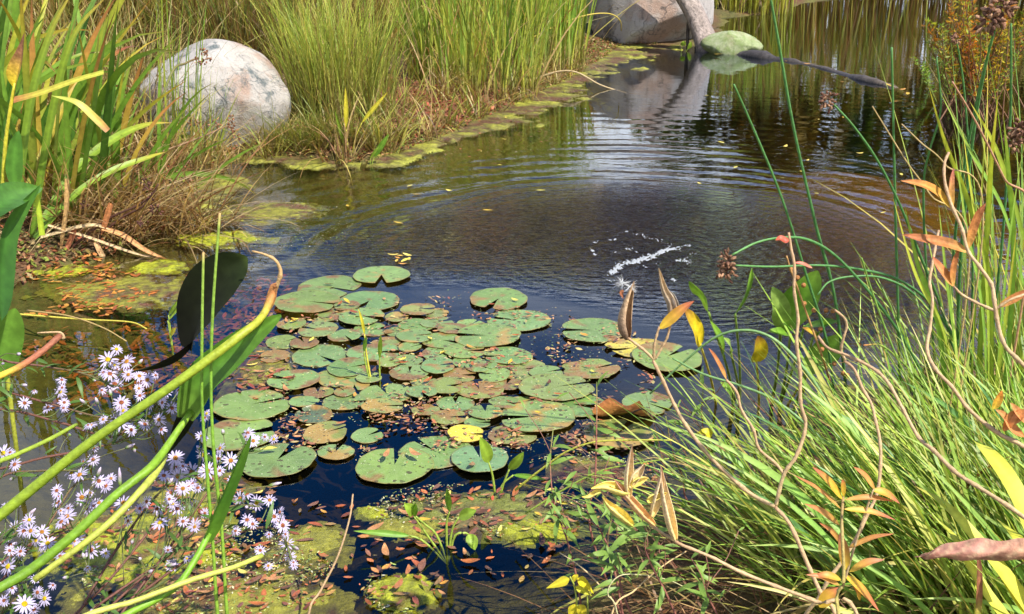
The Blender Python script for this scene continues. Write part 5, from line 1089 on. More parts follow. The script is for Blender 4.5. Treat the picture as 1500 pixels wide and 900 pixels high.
for k in range(110):
    d = unit(rng.normal(size=3)) * np.array([1, 0.6, 0.7]); o_ = c_ + np.array([-0.004 if k % 2 else 0.008, 0, 0.004 if k % 2 else -0.002])
    fl.ribbon(spline([o_ + d * 0.001, o_ + d * 0.008, o_ + d * 0.016 + rng.normal(0, 0.002, 3)], 4), np.array([0.0003, 0.00045, 0.0003, 0.0001]), (1, 1, 1), rng.normal(size=3), 0, 1)
fo = thing('milkweed_seed', 'white silky seed tuft with a brown seed caught beside the milkweed pod', 'seed', tuple(D(918, 425, 1.6)))
fl.build('silk', M_FLUFF, fo)
leaf(fo, px3([(913, 425), (910, 430), (913, 438)], 1.598), 0.006, [(0, (0.30, 0.12, 0.06)), (1, (0.22, 0.08, 0.04))], 'pod', M_DRY, FACE, 0.1, name='seed')
# second plant
m2 = thing('milkweed', 'bare milkweed with kinked stems crossing the sedge', 'milkweed', (0.62, 1.28, gz(0.62, 1.28)))
mstem(m2, [(1180, 960), (1206, 868), (1235, 820), (1256, 785), (1272, 752), (1284, 720), (1290, 680), (1289, 645), (1282, 612), (1275, 590), (1262, 570), (1251, 541), (1238, 528)], (1.5, 1.7), 0.0042, 0.003, (0.62, 1.28, gz(0.62, 1.28) - 0.02))
mstem(m2, [(1238, 528), (1234, 512), (1236, 495), (1241, 480), (1237, 466), (1224, 455)], 1.7, 0.003, 0.0024, name='twig')
m3 = thing('milkweed', 'long bare milkweed stem running diagonally down to the right edge', 'milkweed', (0.95, 1.25, gz(0.95, 1.25)))
mstem(m3, [(1600, 840), (1500, 757), (1440, 717), (1400, 692), (1368, 662), (1345, 640), (1322, 600), (1300, 562), (1282, 540), (1246, 523), (1212, 510), (1200, 494)], (1.35, 1.68), 0.0045, 0.003, (0.98, 1.25, gz(0.98, 1.25) - 0.02))
m4 = thing('milkweed', 'milkweed with red-brown pointed leaves at the upper right', 'milkweed', (1.0, 1.2, gz(1.0, 1.2)))
mstem(m4, [(1580, 620), (1500, 536), (1468, 506), (1462, 470), (1456, 440), (1451, 418), (1432, 388), (1420, 368), (1408, 335), (1394, 300), (1383, 270), (1384, 240), (1388, 225)], (1.25, 1.4), 0.0036, 0.0024, (1.0, 1.2, gz(1, 1.2) - 0.02))
mstem(m4, [(1456, 455), (1432, 445), (1412, 432), (1396, 420)], 1.36, 0.0026, 0.002, name='twig')
mstem(m4, [(1460, 452), (1478, 440), (1500, 432), (1520, 422)], 1.36, 0.0024, 0.002, name='twig')
for pts, w, cl in (([(1418, 370), (1390, 358), (1350, 350), (1321, 344)], 0.016, RBL), ([(1418, 365), (1422, 340), (1432, 315), (1444, 298)], 0.016, RBL), ([(1398, 420), (1385, 405), (1372, 388), (1366, 376)], 0.016, [(0, (0.5, 0.24, 0.06)), (1, (0.42, 0.12, 0.07))]), ([(1396, 420), (1394, 400), (1398, 380), (1404, 366)], 0.012, RBL),
        ([(1392, 305), (1372, 282), (1348, 270), (1319, 265)], 0.014, [(0, (0.5, 0.35, 0.05)), (0.5, (0.5, 0.2, 0.04)), (1, (0.36, 0.14, 0.05))]), ([(1395, 305), (1392, 285), (1393, 265), (1397, 246)], 0.012, [(0, (0.5, 0.3, 0.05)), (1, (0.34, 0.10, 0.09))]), ([(1462, 450), (1480, 440), (1500, 430), (1520, 424)], 0.012, RBL)):
    leaf(m4, px3(pts, 1.38), w, cl, 'lance', M_DRY, np.array([0.3, -0.7, 0.6]), 0.2)
m5 = thing('milkweed', 'single bare milkweed stem kinking upward right of the yellow sedge', 'milkweed', (1.05, 1.3, gz(1.05, 1.3)))
mstem(m5, [(1600, 720), (1500, 655), (1460, 633), (1420, 602), (1394, 566), (1370, 540), (1358, 514), (1361, 480), (1368, 440), (1362, 412), (1367, 385), (1372, 355), (1376, 338)], (1.4, 1.6), 0.0042, 0.0024, (1.05, 1.3, gz(1.05, 1.3) - 0.02))
leaf(m5, px3([(1455, 600), (1462, 585), (1468, 572)], 1.5), 0.014, [(0, (0.55, 0.40, 0.04)), (1, (0.50, 0.14, 0.03))], 'lance', M_DRY, FACE, 0.2)
for pts in ([(1500, 640), (1482, 628), (1470, 610), (1458, 600)], [(1500, 600), (1488, 612), (1478, 625)], [(1470, 632), (1480, 612), (1495, 600)], [(1510, 625), (1490, 605), (1480, 590)]):
    leaf(m5, px3(pts, 1.42), 0.016, [(0, (0.42, 0.16, 0.05)), (1, (0.46, 0.22, 0.08))], 'lance', M_DRY, FACE, 0.25)
# plant with cream pods, low centre right
m6 = thing('milkweed', 'low milkweed stem bearing cream and yellow open pods', 'milkweed', (0.50, 1.22, gz(0.5, 1.22)))
mstem(m6, [(1260, 915), (1195, 883), (1140, 862), (1085, 838), (1040, 815), (1000, 798), (988, 792)], (1.36, 1.42), 0.004, 0.003, (0.55, 1.22, gz(0.55, 1.22) - 0.02))
mstem(m6, [(988, 792), (960, 775), (935, 752), (905, 735), (876, 718)], 1.42, 0.003, 0.002, name='twig')
CR = [(0, (0.60, 0.46, 0.20)), (0.5, (0.66, 0.52, 0.30)), (1, (0.50, 0.32, 0.20))]
CY = [(0, (0.62, 0.52, 0.10)), (0.6, (0.66, 0.54, 0.16)), (1, (0.58, 0.44, 0.10))]
for pts, w, cl in (([(990, 792), (982, 760), (973, 720), (968, 683)], 0.017, CR), ([(955, 758), (962, 735), (968, 710), (970, 688)], 0.014, CR), ([(922, 730), (921, 705), (923, 680), (926, 652)], 0.014, CR), ([(960, 770), (940, 750), (918, 725), (900, 703)], 0.014, [(0, (0.55, 0.36, 0.14)), (1, (0.48, 0.26, 0.16))]),
        ([(928, 770), (912, 755), (895, 742), (882, 728)], 0.016, CY), ([(922, 722), (905, 716), (888, 712), (866, 716)], 0.018, CY), ([(922, 715), (930, 700), (938, 690), (944, 680)], 0.014, CR), ([(925, 712), (938, 704), (950, 700)], 0.012, CY), ([(948, 735), (960, 728), (978, 722)], 0.012, CY), ([(880, 720), (872, 722), (862, 728), (852, 728)], 0.008, CY)):
    pod(m6, pts, 1.41, w, cl, 0.5)
# leafy autumn milkweed shoot
m7 = thing('milkweed_shoot', 'leafy milkweed shoot with narrow yellow and red leaves in the sedge', 'milkweed', (0.58, 1.2, gz(0.58, 1.2)))
stem(m7, np.vstack([[0.58, 1.2, gz(0.58, 1.2) - 0.02], px3([(1232, 920), (1236, 850), (1234, 790), (1233, 760), (1235, 728)], (1.34, 1.42))]), 0.003, 0.002, [(0, (0.4, 0.35, 0.1)), (1, (0.30, 0.2, 0.08))], 24, mat=M_TWIG)
for (x0, y0, x1, y1, w, k) in ((1234,732,1190,684,.012,0),(1236,728,1234,702,.008,0),(1238,732,1310,735,.009,1),(1236,746,1312,762,.010,0),(1232,746,1165,697,.008,1),(1230,770,1178,738,.010,1),(1282,718,1250,684,.010,1),(1278,718,1318,738,.013,0),(1240,836,1230,780,.017,2),(1244,838,1296,820,.012,2),(1240,804,1310,782,.008,1),(1236,842,1288,896,.016,0),(1232,850,1190,845,.012,0),(1230,858,1180,842,.010,1),(1200,890,1232,862,.022,0),(1260,880,1250,860,.012,2),(1236,800,1200,766,.008,1)):
    C0 = [RYL, [(0, (0.44, 0.26, 0.06)), (1, (0.38, 0.12, 0.05))], [(0, (0.5, 0.36, 0.04)), (0.5, (0.42, 0.2, 0.06)), (1, (0.36, 0.14, 0.10))]][k]
    mx_, my_ = 0.5 * (x0 + x1), 0.5 * (y0 + y1) - 5
    leaf(m7, px3([(x0, y0), (mx_, my_), (x1, y1)], 1.41), w, C0, 'lance', M_LEAF, np.array([random.uniform(-0.4, 0.6), -0.6, 0.7]), 0.15, 12, 2)
stem(m7, px3([(1234, 862), (1252, 800), (1268, 750), (1280, 716)], 1.41), 0.002, 0.0015, (0.42, 0.30, 0.16), 12, 'twig', M_TWIG)
# curled leaf in the lower right
cl = thing('curled_leaf', 'large curled purple-brown leaf reaching in from the right edge', 'leaf', D(1600, 840, 1.2) * np.array([1, 1, 0]) + np.array([0, 0, 0.1]))
stem(cl, [D(1640, 830, 1.2) * np.array([1, 1, 0]) + np.array([0, 0, gz(1.0, 1.2)]), D(1640, 900, 1.2), D(1600, 815, 1.2)], 0.004, 0.003, MK, 12, mat=M_TWIG)
n = 44; Q = spline(px3([(1610, 806), (1540, 806), (1480, 806), (1420, 808), (1370, 810), (1345, 814)], 1.2), n); t = np.linspace(0, 1, n); v = np.linspace(-1, 1, 13)
w = PROF['lance'](0.10 + 0.885 * t) * (0.034 + 0.002 * np.sin(t * 17))
edge = 1 + 0.10 * np.sin(t * 37)[:, None] * (v > 0.5) + 0.07 * np.sin(t * 23 + 1)[:, None] * (v < -0.5)
V = Q[:, None] + np.stack([0.006 * v[None] * np.ones((n, 1)), -0.30 * w[:, None] * np.cos(v[None] * 1.5) + 0.35 * w[:, None] * np.clip(v[None] - 0.4, 0, 1) * (1 + np.sin(t[:, None] * 12)), w[:, None] * 0.46 * v[None] * edge + 0.0016 * np.sin(t[:, None] * 31 + v[None] * 2)], -1)
pat = np.abs(np.sin(t[:, None] * 34 + np.abs(v[None] + 0.2) * 2.4)) ** 9
nzv = fbm(t[:, None] * 9 + 0 * v[None], v[None] * 2 + 0 * t[:, None], 3, 3)[..., None]
cc = lerpc([(0, (0.40, 0.22, 0.12)), (0.6, (0.36, 0.17, 0.13)), (0.93, (0.26, 0.11, 0.08)), (1, (0.07, 0.03, 0.025))], t)[:, None] * np.ones((1, 13, 1)) * (0.45 + 1.1 * nzv)
cc = cc * (1 - 0.65 * pat[..., None]) + np.array((0.50, 0.36, 0.22)) * 0.65 * pat[..., None]
mb = MB(); mb.grid(V, cc); mb.build('leaf_blade', M_DRY, cl)

# ------------------------------------------------------------------ pickerelweed among the rushes
pk = thing('pickerelweed', 'pickerelweed with upright oval green leaves in front of the ripples', 'pickerelweed', tuple(W(1110, 590)[:2]) + (-0.05,))
PG = [(0, (0.16, 0.28, 0.03)), (0.5, (0.12, 0.26, 0.025)), (1, (0.18, 0.32, 0.04))]
PGL = [(0, (0.22, 0.33, 0.07)), (1, (0.24, 0.36, 0.08))]
PY = [(0, (0.60, 0.46, 0.02)), (0.6, (0.58, 0.42, 0.02)), (0.9, (0.30, 0.15, 0.03)), (1, (0.2, 0.09, 0.03))]
for tip, base, foot, w, c, up in (((1010, 412), (1038, 458), (1078, 590), 0.050, PG, (-0.8, -0.5, 0.4)), ((1101, 393), (1077, 460), (1084, 590), 0.046, PG, (0.75, -0.6, 0.35)), ((1131, 421), (1145, 478), (1128, 600), 0.050, PGL, (-0.2, -0.7, 0.7)), ((1198, 397), (1143, 478), (1130, 600), 0.085, PG, (0.1, -0.6, 0.8)),
        ((1228, 471), (1178, 478), (1140, 600), 0.035, PG, (0, -0.4, 0.9)), ((1234, 492), (1182, 540), (1160, 640), 0.075, PG, (0.1, -0.6, 0.8)), ((1003, 452), (1026, 505), (1050, 600), 0.045, PY, (0.4, -0.7, 0.5)), ((1110, 492), (1108, 530), (1110, 620), 0.042, PY, (0.1, -0.9, 0.3)), ((1175, 480), (1205, 500), (1150, 600), 0.03, PY, (0.1, -0.5, 0.8)),
        ((1040, 470), (1060, 520), (1075, 600), 0.03, PG, (0.5, -0.6, 0.5)), ((1060, 495), (1070, 515), (1085, 600), 0.026, PGL, (0.2, -0.6, 0.7)), ((1205, 470), (1190, 495), (1160, 610), 0.05, PG, (0.3, -0.7, 0.6)), ((1125, 485), (1158, 490), (1140, 600), 0.035, PG, (0, -0.5, 0.85)), ((1055, 560), (1072, 585), (1082, 640), 0.035, PG, (0.3, -0.6, 0.7))):
    yy = 2.62; b, tp_ = D(base[0], base[1], yy), D(tip[0], tip[1], yy - 0.05)
    f_ = W(foot[0], foot[1], -0.03)
    stem(pk, [f_, 0.5 * (f_ + b) + np.array([0.005, 0, 0]), b], 0.0042, 0.0032, (0.20, 0.30, 0.05) if c is not PY else (0.5, 0.42, 0.05), 10, 'leaf_stalk', sides=6)
    leaf(pk, [b, 0.5 * (b + tp_) + np.array([0.006, -0.008, 0.004]), tp_], w, c, 'paddle' if w > 0.04 else 'lance', M_LEAF, np.array(up), 0.10, 16, 4)
# thin stalk with brown berries
bs = thing('berry_stalk', 'thin orange stalk dotted with small brown berries beside the pickerelweed', 'seed stalk', tuple(W(1235, 640)[:2]) + (0.0,))
stem(bs, [W(1232, 620, -0.02), D(1210, 540, 2.45), D(1180, 455, 2.4), D(1160, 400, 2.38), D(1152, 375, 2.38)], 0.003, 0.0018, (0.40, 0.22, 0.08), 24, mat=M_TWIG, sides=6)
for (a, b) in ((1159, 395), (1168, 407), (1177, 418), (1178, 445), (1192, 455), (1202, 482), (1204, 512), (1222, 533), (1214, 558), (1235, 547), (1241, 550), (1258, 505), (1210, 455), (1220, 456)):
    p = D(a, b, 2.42); t = np.linspace(0, math.pi, 7); mb = MB(); mb.tube(np.stack([p[0] + 0 * t, p[1] + 0 * t, p[2] - 0.006 * np.cos(t)], -1), np.maximum(0.006 * np.sin(t), 0.0003), (0.33, 0.15, 0.05), 8); mb.build('berry', M_SEED, bs)

# ------------------------------------------------------------------ orange autumn shrub at the upper right
os_ = thing('autumn_shrub', 'feathery orange and green shrub standing in the water at the upper right', 'shrub', tuple(W(1425, 168)[:2]) + (0.0,))
c0 = W(1428, 168); yy = c0[1]; mbs = MB(); mbl = MB()
for k in range(64):
    fx = random.uniform(1358, 1515); top = random.uniform(-70, 60) if fx > 1385 else random.uniform(20, 110)
    b = c0 + np.array([rng.normal(0, 0.13), rng.normal(0, 0.12), -0.03]); e = D(fx, top, yy + rng.normal(0, 0.16)); Q = spline([b, 0.45 * b + 0.55 * e + np.array([0.04 * rng.normal(), 0, -0.03]), e], 20)
    mbs.tube(Q, np.linspace(0.006, 0.002, 20), (0.16, 0.08, 0.04), 5)
    hue = random.choices([(0.50, 0.20, 0.02), (0.48, 0.36, 0.03), (0.30, 0.33, 0.03), (0.38, 0.12, 0.03), (0.18, 0.25, 0.04)], [4, 4, 3, 2, 2])[0]
    m = 90; ii = rng.integers(5, 20, m); P = Q[ii] + rng.normal(0, 0.008, (m, 3)); d = unit(np.stack([rng.normal(0, 1, m), rng.normal(0, 1, m), rng.uniform(0.2, 1.2, m)], -1)); l = rng.uniform(0.025, 0.055, (m, 1)); s = unit(np.cross(d, rng.normal(size=(m, 3))))
    q = np.stack([P, P + d * l * 0.5 - s * l * 0.11, P + d * l, P + d * l * 0.5 + s * l * 0.11], 1)
    mbl.add(q.reshape(-1, 3), np.arange(m * 4).reshape(-1, 4), None, np.repeat(pal(m, [hue], jit=0.3), 4, 0))
tag(mbs.build('stems', M_TWIG, os_), kind='stuff'); tag(mbl.build('foliage', M_GRASS, os_), kind='stuff')
ms = thing('mare_tail', 'small upright green shoot at the left foot of the orange shrub', 'water plant', tuple(W(1365, 135)[:2]) + (0.0,))
mbl = MB(); mbs = MB()
for (bx, by, tx, ty) in ((1372, 150, 1338, 85), (1362, 130, 1352, 92), (1400, 140, 1396, 80), (1410, 150, 1425, 88)):
    b, e = W(bx, by), D(tx, ty, W(bx, by)[1]); Q = spline([b, 0.5 * (b + e) + np.array([0.01, 0, 0]), e], 14); mbs.tube(Q, np.linspace(0.005, 0.002, 14), (0.2, 0.25, 0.05), 5)
    m = 90; P = Q[rng.integers(3, 14, m)]; d = unit(np.stack([rng.normal(0, 1, m), rng.normal(0, 1, m), rng.uniform(0.1, 0.8, m)], -1)); l = rng.uniform(0.025, 0.045, (m, 1)); s = unit(np.cross(d, rng.normal(size=(m, 3))))
    mbl.add(np.stack([P, P + d * l * 0.5 - s * l * 0.1, P + d * l, P + d * l * 0.5 + s * l * 0.1], 1).reshape(-1, 3), np.arange(m * 4).reshape(-1, 4), None, np.repeat(pal(m, [(0.30, 0.40, 0.05), (0.14, 0.30, 0.04)]), 4, 0))
mbs.build('stems', M_STEM, ms); tag(mbl.build('foliage', M_GRASS, ms), kind='stuff')
# ------------------------------------------------------------------ young shoots in the water
def shoot(label, foot, leaves, y=None, name='young_shoot', cols=None, cat='young plant'):
    """leaves: (points from the foot up to the leaf base, tip, width px)"""
    f = W(*foot); root = thing(name, label, cat, (f[0], f[1], 0.0)); fb = f + np.array([0, 0, -0.05])
    for pts, tip, wpx, col in leaves:
        P = px3(pts, f[1]); b = P[-1]; e = D(tip[0], tip[1], f[1] - 0.02); wm = wpx * depth(b) / FPX
        stem(root, np.vstack([fb, P]), 0.0035, 0.0022, (0.25, 0.34, 0.05) if col != 'y' else (0.5, 0.46, 0.06), 12, 'leaf_stalk', sides=6)
        c = {'g': [(0, (0.24, 0.36, 0.04)), (1, (0.22, 0.35, 0.035))], 'y': [(0, (0.55, 0.50, 0.04)), (1, (0.5, 0.42, 0.04))], 'd': [(0, (0.12, 0.26, 0.03)), (1, (0.16, 0.30, 0.03))]}[col]
        up = np.array([random.uniform(-0.5, 0.5), -0.75, 0.6])
        leaf(root, [b, 0.5 * (b + e) + np.array([0.002, -0.004, 0.003]), e], wm, c, 'lance', M_LEAF, up, 0.14, 14, 4)
    return root
shoot('young shoot with two bright oval leaves in front of the near lily pads', (727, 719), [([(722, 700), (716, 678)], (703, 640), 20, 'g'), ([(738, 708), (746, 688)], (767, 662), 16, 'g'), ([(735, 712), (752, 696)], (800, 703), 8, 'd')])
shoot('young shoot cluster of small arched leaves on the algae at the bottom centre', (655, 800), [([(654, 770), (658, 750)], (655, 715), 12, 'd'), ([(662, 778), (672, 758)], (698, 748), 18, 'g'), ([(666, 786), (680, 781), (686, 783)], (696, 806), 18, 'g'), ([(640, 785), (622, 768), (606, 754)], (592, 738), 18, 'g'), ([(606, 756)], (609, 737), 14, 'd'), ([(620, 793), (600, 785)], (518, 778), 10, 'd')])
shoot('yellowish narrow shoot standing between the lily pads', (546, 556), [([(537, 520), (534, 490)], (525, 452), 5, 'y'), ([(536, 535), (533, 515)], (537, 492), 9, 'd')])
shoot('single green shoot right of the yellowish one between the lily pads', (556, 558), [([(556, 540), (556, 525)], (558, 490), 9, 'g')])
shoot('pair of slim yellow-green leaves at the shore below the feathery grass', (512, 232), [([(507, 190)], (506, 128), 7, 'y'), ([(520, 205), (530, 180)], (568, 135), 7, 'y'), ([(505, 215)], (490, 160), 6, 'g')])
shoot('small green leaf tuft at the shore in front of the feathery grass', (540, 242), [([(548, 230)], (570, 196), 9, 'd'), ([(543, 232)], (556, 214), 6, 'g')])
shoot('tiny pale seedling with two round leaves beside the driftwood', (997, 75), [([(999, 67)], (1002, 60), 9, 'g'), ([(1008, 72)], (1012, 61), 8, 'g')])
shoot('slender seedling with forked leaves in the left shallows', (252, 505), [([(246, 470)], (275, 437), 7, 'g'), ([(247, 462)], (262, 440), 6, 'g'), ([(250, 492)], (258, 480), 8, 'y')])
# vine with yellow heart leaves at the bottom
vn_ = thing('yellow_vine', 'small plant with bright yellow heart-shaped leaves at the bottom edge', 'vine', tuple(W(845, 960)[:2]) + (0.0,))
b = W(848, 960); stem(vn_, [b, D(846, 900, 1.72), D(842, 862, 1.72), D(835, 845, 1.72)], 0.0022, 0.0016, (0.30, 0.36, 0.06), 14, sides=6)
stem(vn_, [b + np.array([0.03, 0, 0]), D(862, 905, 1.72), D(860, 870, 1.72), D(855, 855, 1.72)], 0.0018, 0.0014, (0.30, 0.36, 0.06), 14, sides=6)
for pts, w, c in (([(834, 848), (818, 855), (800, 862)], 0.018, YEL), ([(846, 848), (856, 855), (870, 870)], 0.019, (0.60, 0.50, 0.02)), ([(841, 842), (842, 846), (841, 853)], 0.014, YEL), ([(843, 860), (855, 866), (867, 873)], 0.014, (0.42, 0.42, 0.03)), ([(842, 885), (838, 897), (836, 912)], 0.020, YEL), ([(848, 886), (853, 898), (852, 912)], 0.020, YEL)):
    leaf(vn_, px3(pts, 1.7), w, [(0, c), (1, tuple(0.9 * q for q in c))], 'heart', M_LEAF, np.array([random.uniform(-0.3, 0.3), -0.6, 0.75]), 0.12, 12, 4)
oy = thing('yellow_leaf_sprig', 'small sprig with a single yellow leaf in the right foreground weeds', 'leaf', tuple(W(1035, 690)[:2]) + (0.0,))
stem(oy, [W(1040, 690), D(1042, 655, 2.2), D(1038, 640, 2.2)], 0.002, 0.0015, (0.4, 0.3, 0.08), 8, sides=6)
leaf(oy, px3([(1042, 640), (1034, 633), (1020, 635)], 2.2), 0.024, [(0, YEL), (1, YEL)], 'heart', M_LEAF, np.array([0.1, -0.7, 0.7]), 0.1, 12, 4)

# weeds with reddish stems and narrow leaves along the bottom
def weed(label, base, pts, y, nl, seed, twigs=3):
    r = random.Random(seed); root = thing('bank_weed', label, 'weed', (base[0], base[1], gz(base[0], base[1])), 'thin reddish weeds by the near water')
    P = np.vstack([[base[0], base[1], min(gz(base[0], base[1]), 0) - 0.02], px3(pts, y)]); Q = spline(P, 30)
    stem(root, P, 0.0024, 0.0012, [(0, (0.18, 0.07, 0.05)), (0.7, (0.22, 0.08, 0.06)), (1, (0.18, 0.20, 0.05))], 30, mat=M_TWIG, sides=6)
    for k in range(nl):
        p = Q[r.randint(8, 29)]; nrm = unit(np.array([r.gauss(0, 0.4), r.gauss(-0.4, 0.3), 0.8]))
        inst('leaf', GREEN_LEAF, root, orient(p, nrm, r.uniform(0.03, 0.065), r.uniform(0, 6.28)))
    for k in range(twigs):
        p = Q[r.randint(12, 26)]; e = p + np.array([r.gauss(0, 0.05), r.gauss(0, 0.04), r.uniform(0.02, 0.08)])
        mb = MB(); mb.tube(spline([p, 0.5 * (p + e) + np.array([0.006, 0, -0.004]), e], 6), 0.0009, (0.2, 0.09, 0.06), 5); mb.build('twig', M_TWIG, root)
        inst('leaf', GREEN_LEAF, root, orient(e, unit(np.array([r.gauss(0, 0.4), -0.4, 0.8])), r.uniform(0.02, 0.045), r.uniform(0, 6.28)))
g_mb = MB(); g_mb.ribbon(np.stack([np.linspace(0, 1, 7), 0 * np.linspace(0, 1, 7), 0.12 * np.sin(np.linspace(0, 2.8, 7))], -1), np.array([0.04, 0.13, 0.19, 0.19, 0.14, 0.07, 0.01]), lerpc([(0, (0.14, 0.25, 0.05)), (1, (0.22, 0.33, 0.06))], np.linspace(0, 1, 7)), (0, 0, 1), 0.12)
GREEN_LEAF = g_mb.build('leaf', M_LEAF, link=False)
weed('tall thin reddish weed rising in front of the half-rotten pad', (0.27, 1.75), [(868, 790), (872, 700), (874, 620), (874, 560)], (1.85, 2.0), 10, 1)
weed('reddish branching weed left of the cream pods', (0.24, 1.68), [(905, 860), (890, 800), (868, 755), (850, 710)], (1.75, 1.9), 16, 2, 5)
weed('green weed with narrow leaves below the cream pods', (0.34, 1.62), [(925, 900), (905, 840), (890, 800), (900, 740)], (1.65, 1.75), 18, 3, 5)
weed('weed with small leaves left of the reddish branching one', (0.14, 1.68), [(850, 880), (830, 790), (812, 740), (806, 680), (810, 630)], (1.75, 2.0), 14, 4, 4)
weed('slim weed among the sedge below the pickerelweed', (0.52, 2.2), [(1010, 740), (1000, 700), (985, 660), (975, 610)], (2.2, 2.25), 14, 5, 4)
weed('slim weed right behind the forked milkweed branch', (0.62, 2.3), [(1045, 720), (1035, 660), (1028, 610), (1030, 570)], (2.25, 2.3), 14, 6, 4)
weed('low weed at the bottom right of the open water', (0.40, 1.55), [(985, 890), (960, 840), (945, 800), (955, 770)], (1.6, 1.65), 16, 7, 5)
weed('small weed at the bottom left of the sedge', (0.50, 1.5), [(1050, 900), (1030, 860), (1010, 830)], (1.55, 1.6), 14, 8, 4)
weed('pale weed sprawling between the algae and the sedge', (0.42, 2.0), [(960, 790), (930, 745), (890, 715), (850, 700)], (1.95, 2.15), 18, 9, 4)
def stick(label, pts, ys, r, col, name='dry_stick', cat='stick', extra_base=True, n=24, grp=None):
    P = px3(pts, ys)
    if extra_base: P = np.vstack([[P[0][0], P[0][1] - 0.02, min(gz(P[0][0], P[0][1]), P[0][2] - 0.05)], P])
    mb = MB(); mb.tube(spline(P, n), np.linspace(r, r * 0.6, n), col, 6); o = mb.build(name, M_TWIG, loc=tuple(P[0])); return tag(o, label, cat, grp)
stick('tan dry stick rising from the bottom edge left of centre', [(452, 905), (470, 865), (495, 815), (512, 760), (517, 724)], (1.8, 1.95), 0.0030, (0.36, 0.24, 0.13))
stick('long straw stalk slanting left above the yellow vine', [(905, 905), (880, 860), (850, 830), (820, 810)], (1.65, 1.75), 0.0018, (0.5, 0.38, 0.2))
stick('straw stalk slanting right below the cream pods', [(895, 905), (930, 865), (970, 830), (1005, 808)], (1.6, 1.7), 0.0020, (0.48, 0.34, 0.16))
stick('thin yellow-green runner arching from the young shoot to the right', [(755, 718), (790, 690), (830, 662), (870, 648), (920, 645), (985, 645)], (2.3, 2.2), 0.0030, (0.42, 0.42, 0.06), 'runner_stalk', 'stalk', False)
stick('thin green runner below the half-rotten pad', [(770, 752), (830, 715), (880, 690), (930, 680), (980, 672)], (2.15, 2.1), 0.0026, (0.24, 0.32, 0.05), 'runner_stalk', 'stalk', False)
stick('pale grass stem curving over the water at the bottom', [(905, 905), (890, 870), (905, 845), (935, 842), (980, 850), (1020, 870)], (1.6, 1.65), 0.0013, (0.45, 0.42, 0.22), 'grass_stalk', 'grass', True)
stick('dark twig poking from behind the curled dead pad', [(925, 605), (945, 600), (962, 622), (975, 640)], (2.75, 2.5), 0.0026, (0.05, 0.03, 0.02), 'twig', 'twig', False)
stick('thin tan reed lying in the left shallows', [(40, 455), (100, 463), (150, 480), (185, 500)], (3.65, 3.3), 0.0035, (0.40, 0.28, 0.10), 'fallen_reed', 'reed', False)
stick('yellow fallen reed in the left shallows below the leaf litter', [(20, 460), (120, 468), (190, 472), (215, 482)], (3.62, 3.5), 0.004, (0.46, 0.40, 0.06), 'fallen_reed', 'reed', False)
stick('bent straw lying on the water in front of the bank reeds', [(740, 135), (800, 110), (840, 105), (880, 125), (918, 137)], (9.3, 9.1), 0.010, (0.42, 0.32, 0.18), 'fallen_reed', 'reed', False)
stick('long arching yellow reed leaf over the dark side of the far boulder', [(720, 95), (790, 50), (850, 25), (890, 20), (908, 30), (910, 45)], (9.8, 10.4), 0.008, (0.42, 0.33, 0.06), 'reed_leaf', 'reed', False)

# ------------------------------------------------------------------ fallen leaves floating or stranded
def fallen(L_, w_, cup, cols, seed):
    r = random.Random(seed); t = np.linspace(0, 1, 8); P = np.stack([(t - 0.5) * L_, 0.08 * L_ * np.sin(t * 3 + seed), cup * L_ * (t - 0.5) ** 2 * 2], -1)
    mb = MB(); mb.ribbon(P, np.sin(np.pi * np.clip(t * 0.96 + 0.02, 0, 1)) ** 0.8 * w_ + 0.0008, lerpc(cols, t), (0, 0, 1), r.uniform(0.05, 0.3), 2)
    return mb.build('fallen_leaf', M_FALLEN, link=False)
FR = [fallen(0.037, 0.0125, r_, [(0, c), (1, tuple(q * 0.8 for q in c))], i) for i, (r_, c) in enumerate([(0.12, (0.30, 0.085, 0.035)), (0.2, (0.38, 0.14, 0.05)), (0.05, (0.23, 0.06, 0.035)), (0.3, (0.42, 0.20, 0.08)), (0.1, (0.20, 0.085, 0.05)), (0.25, (0.34, 0.11, 0.03)), (0.4, (0.13, 0.06, 0.035)), (0.2, (0.26, 0.15, 0.06))])]
FY = [fallen(0.030, 0.011, r_, [(0, c), (1, tuple(q * 0.9 for q in c))], i + 9) for i, (r_, c) in enumerate([(0.15, (0.55, 0.36, 0.04)), (0.3, (0.60, 0.48, 0.10)), (0.2, (0.50, 0.25, 0.05)), (0.1, (0.62, 0.52, 0.08))])]
def lay(me, x, y, z, s, tilt=0.12):
    o = bpy.data.objects.new('fallen_leaf', me); COL.objects.link(o); o.location = (x, y, z); o.scale = (s, s, s)
    o.rotation_euler = (random.gauss(0, tilt), random.gauss(0, tilt), random.uniform(0, 6.28)); return o
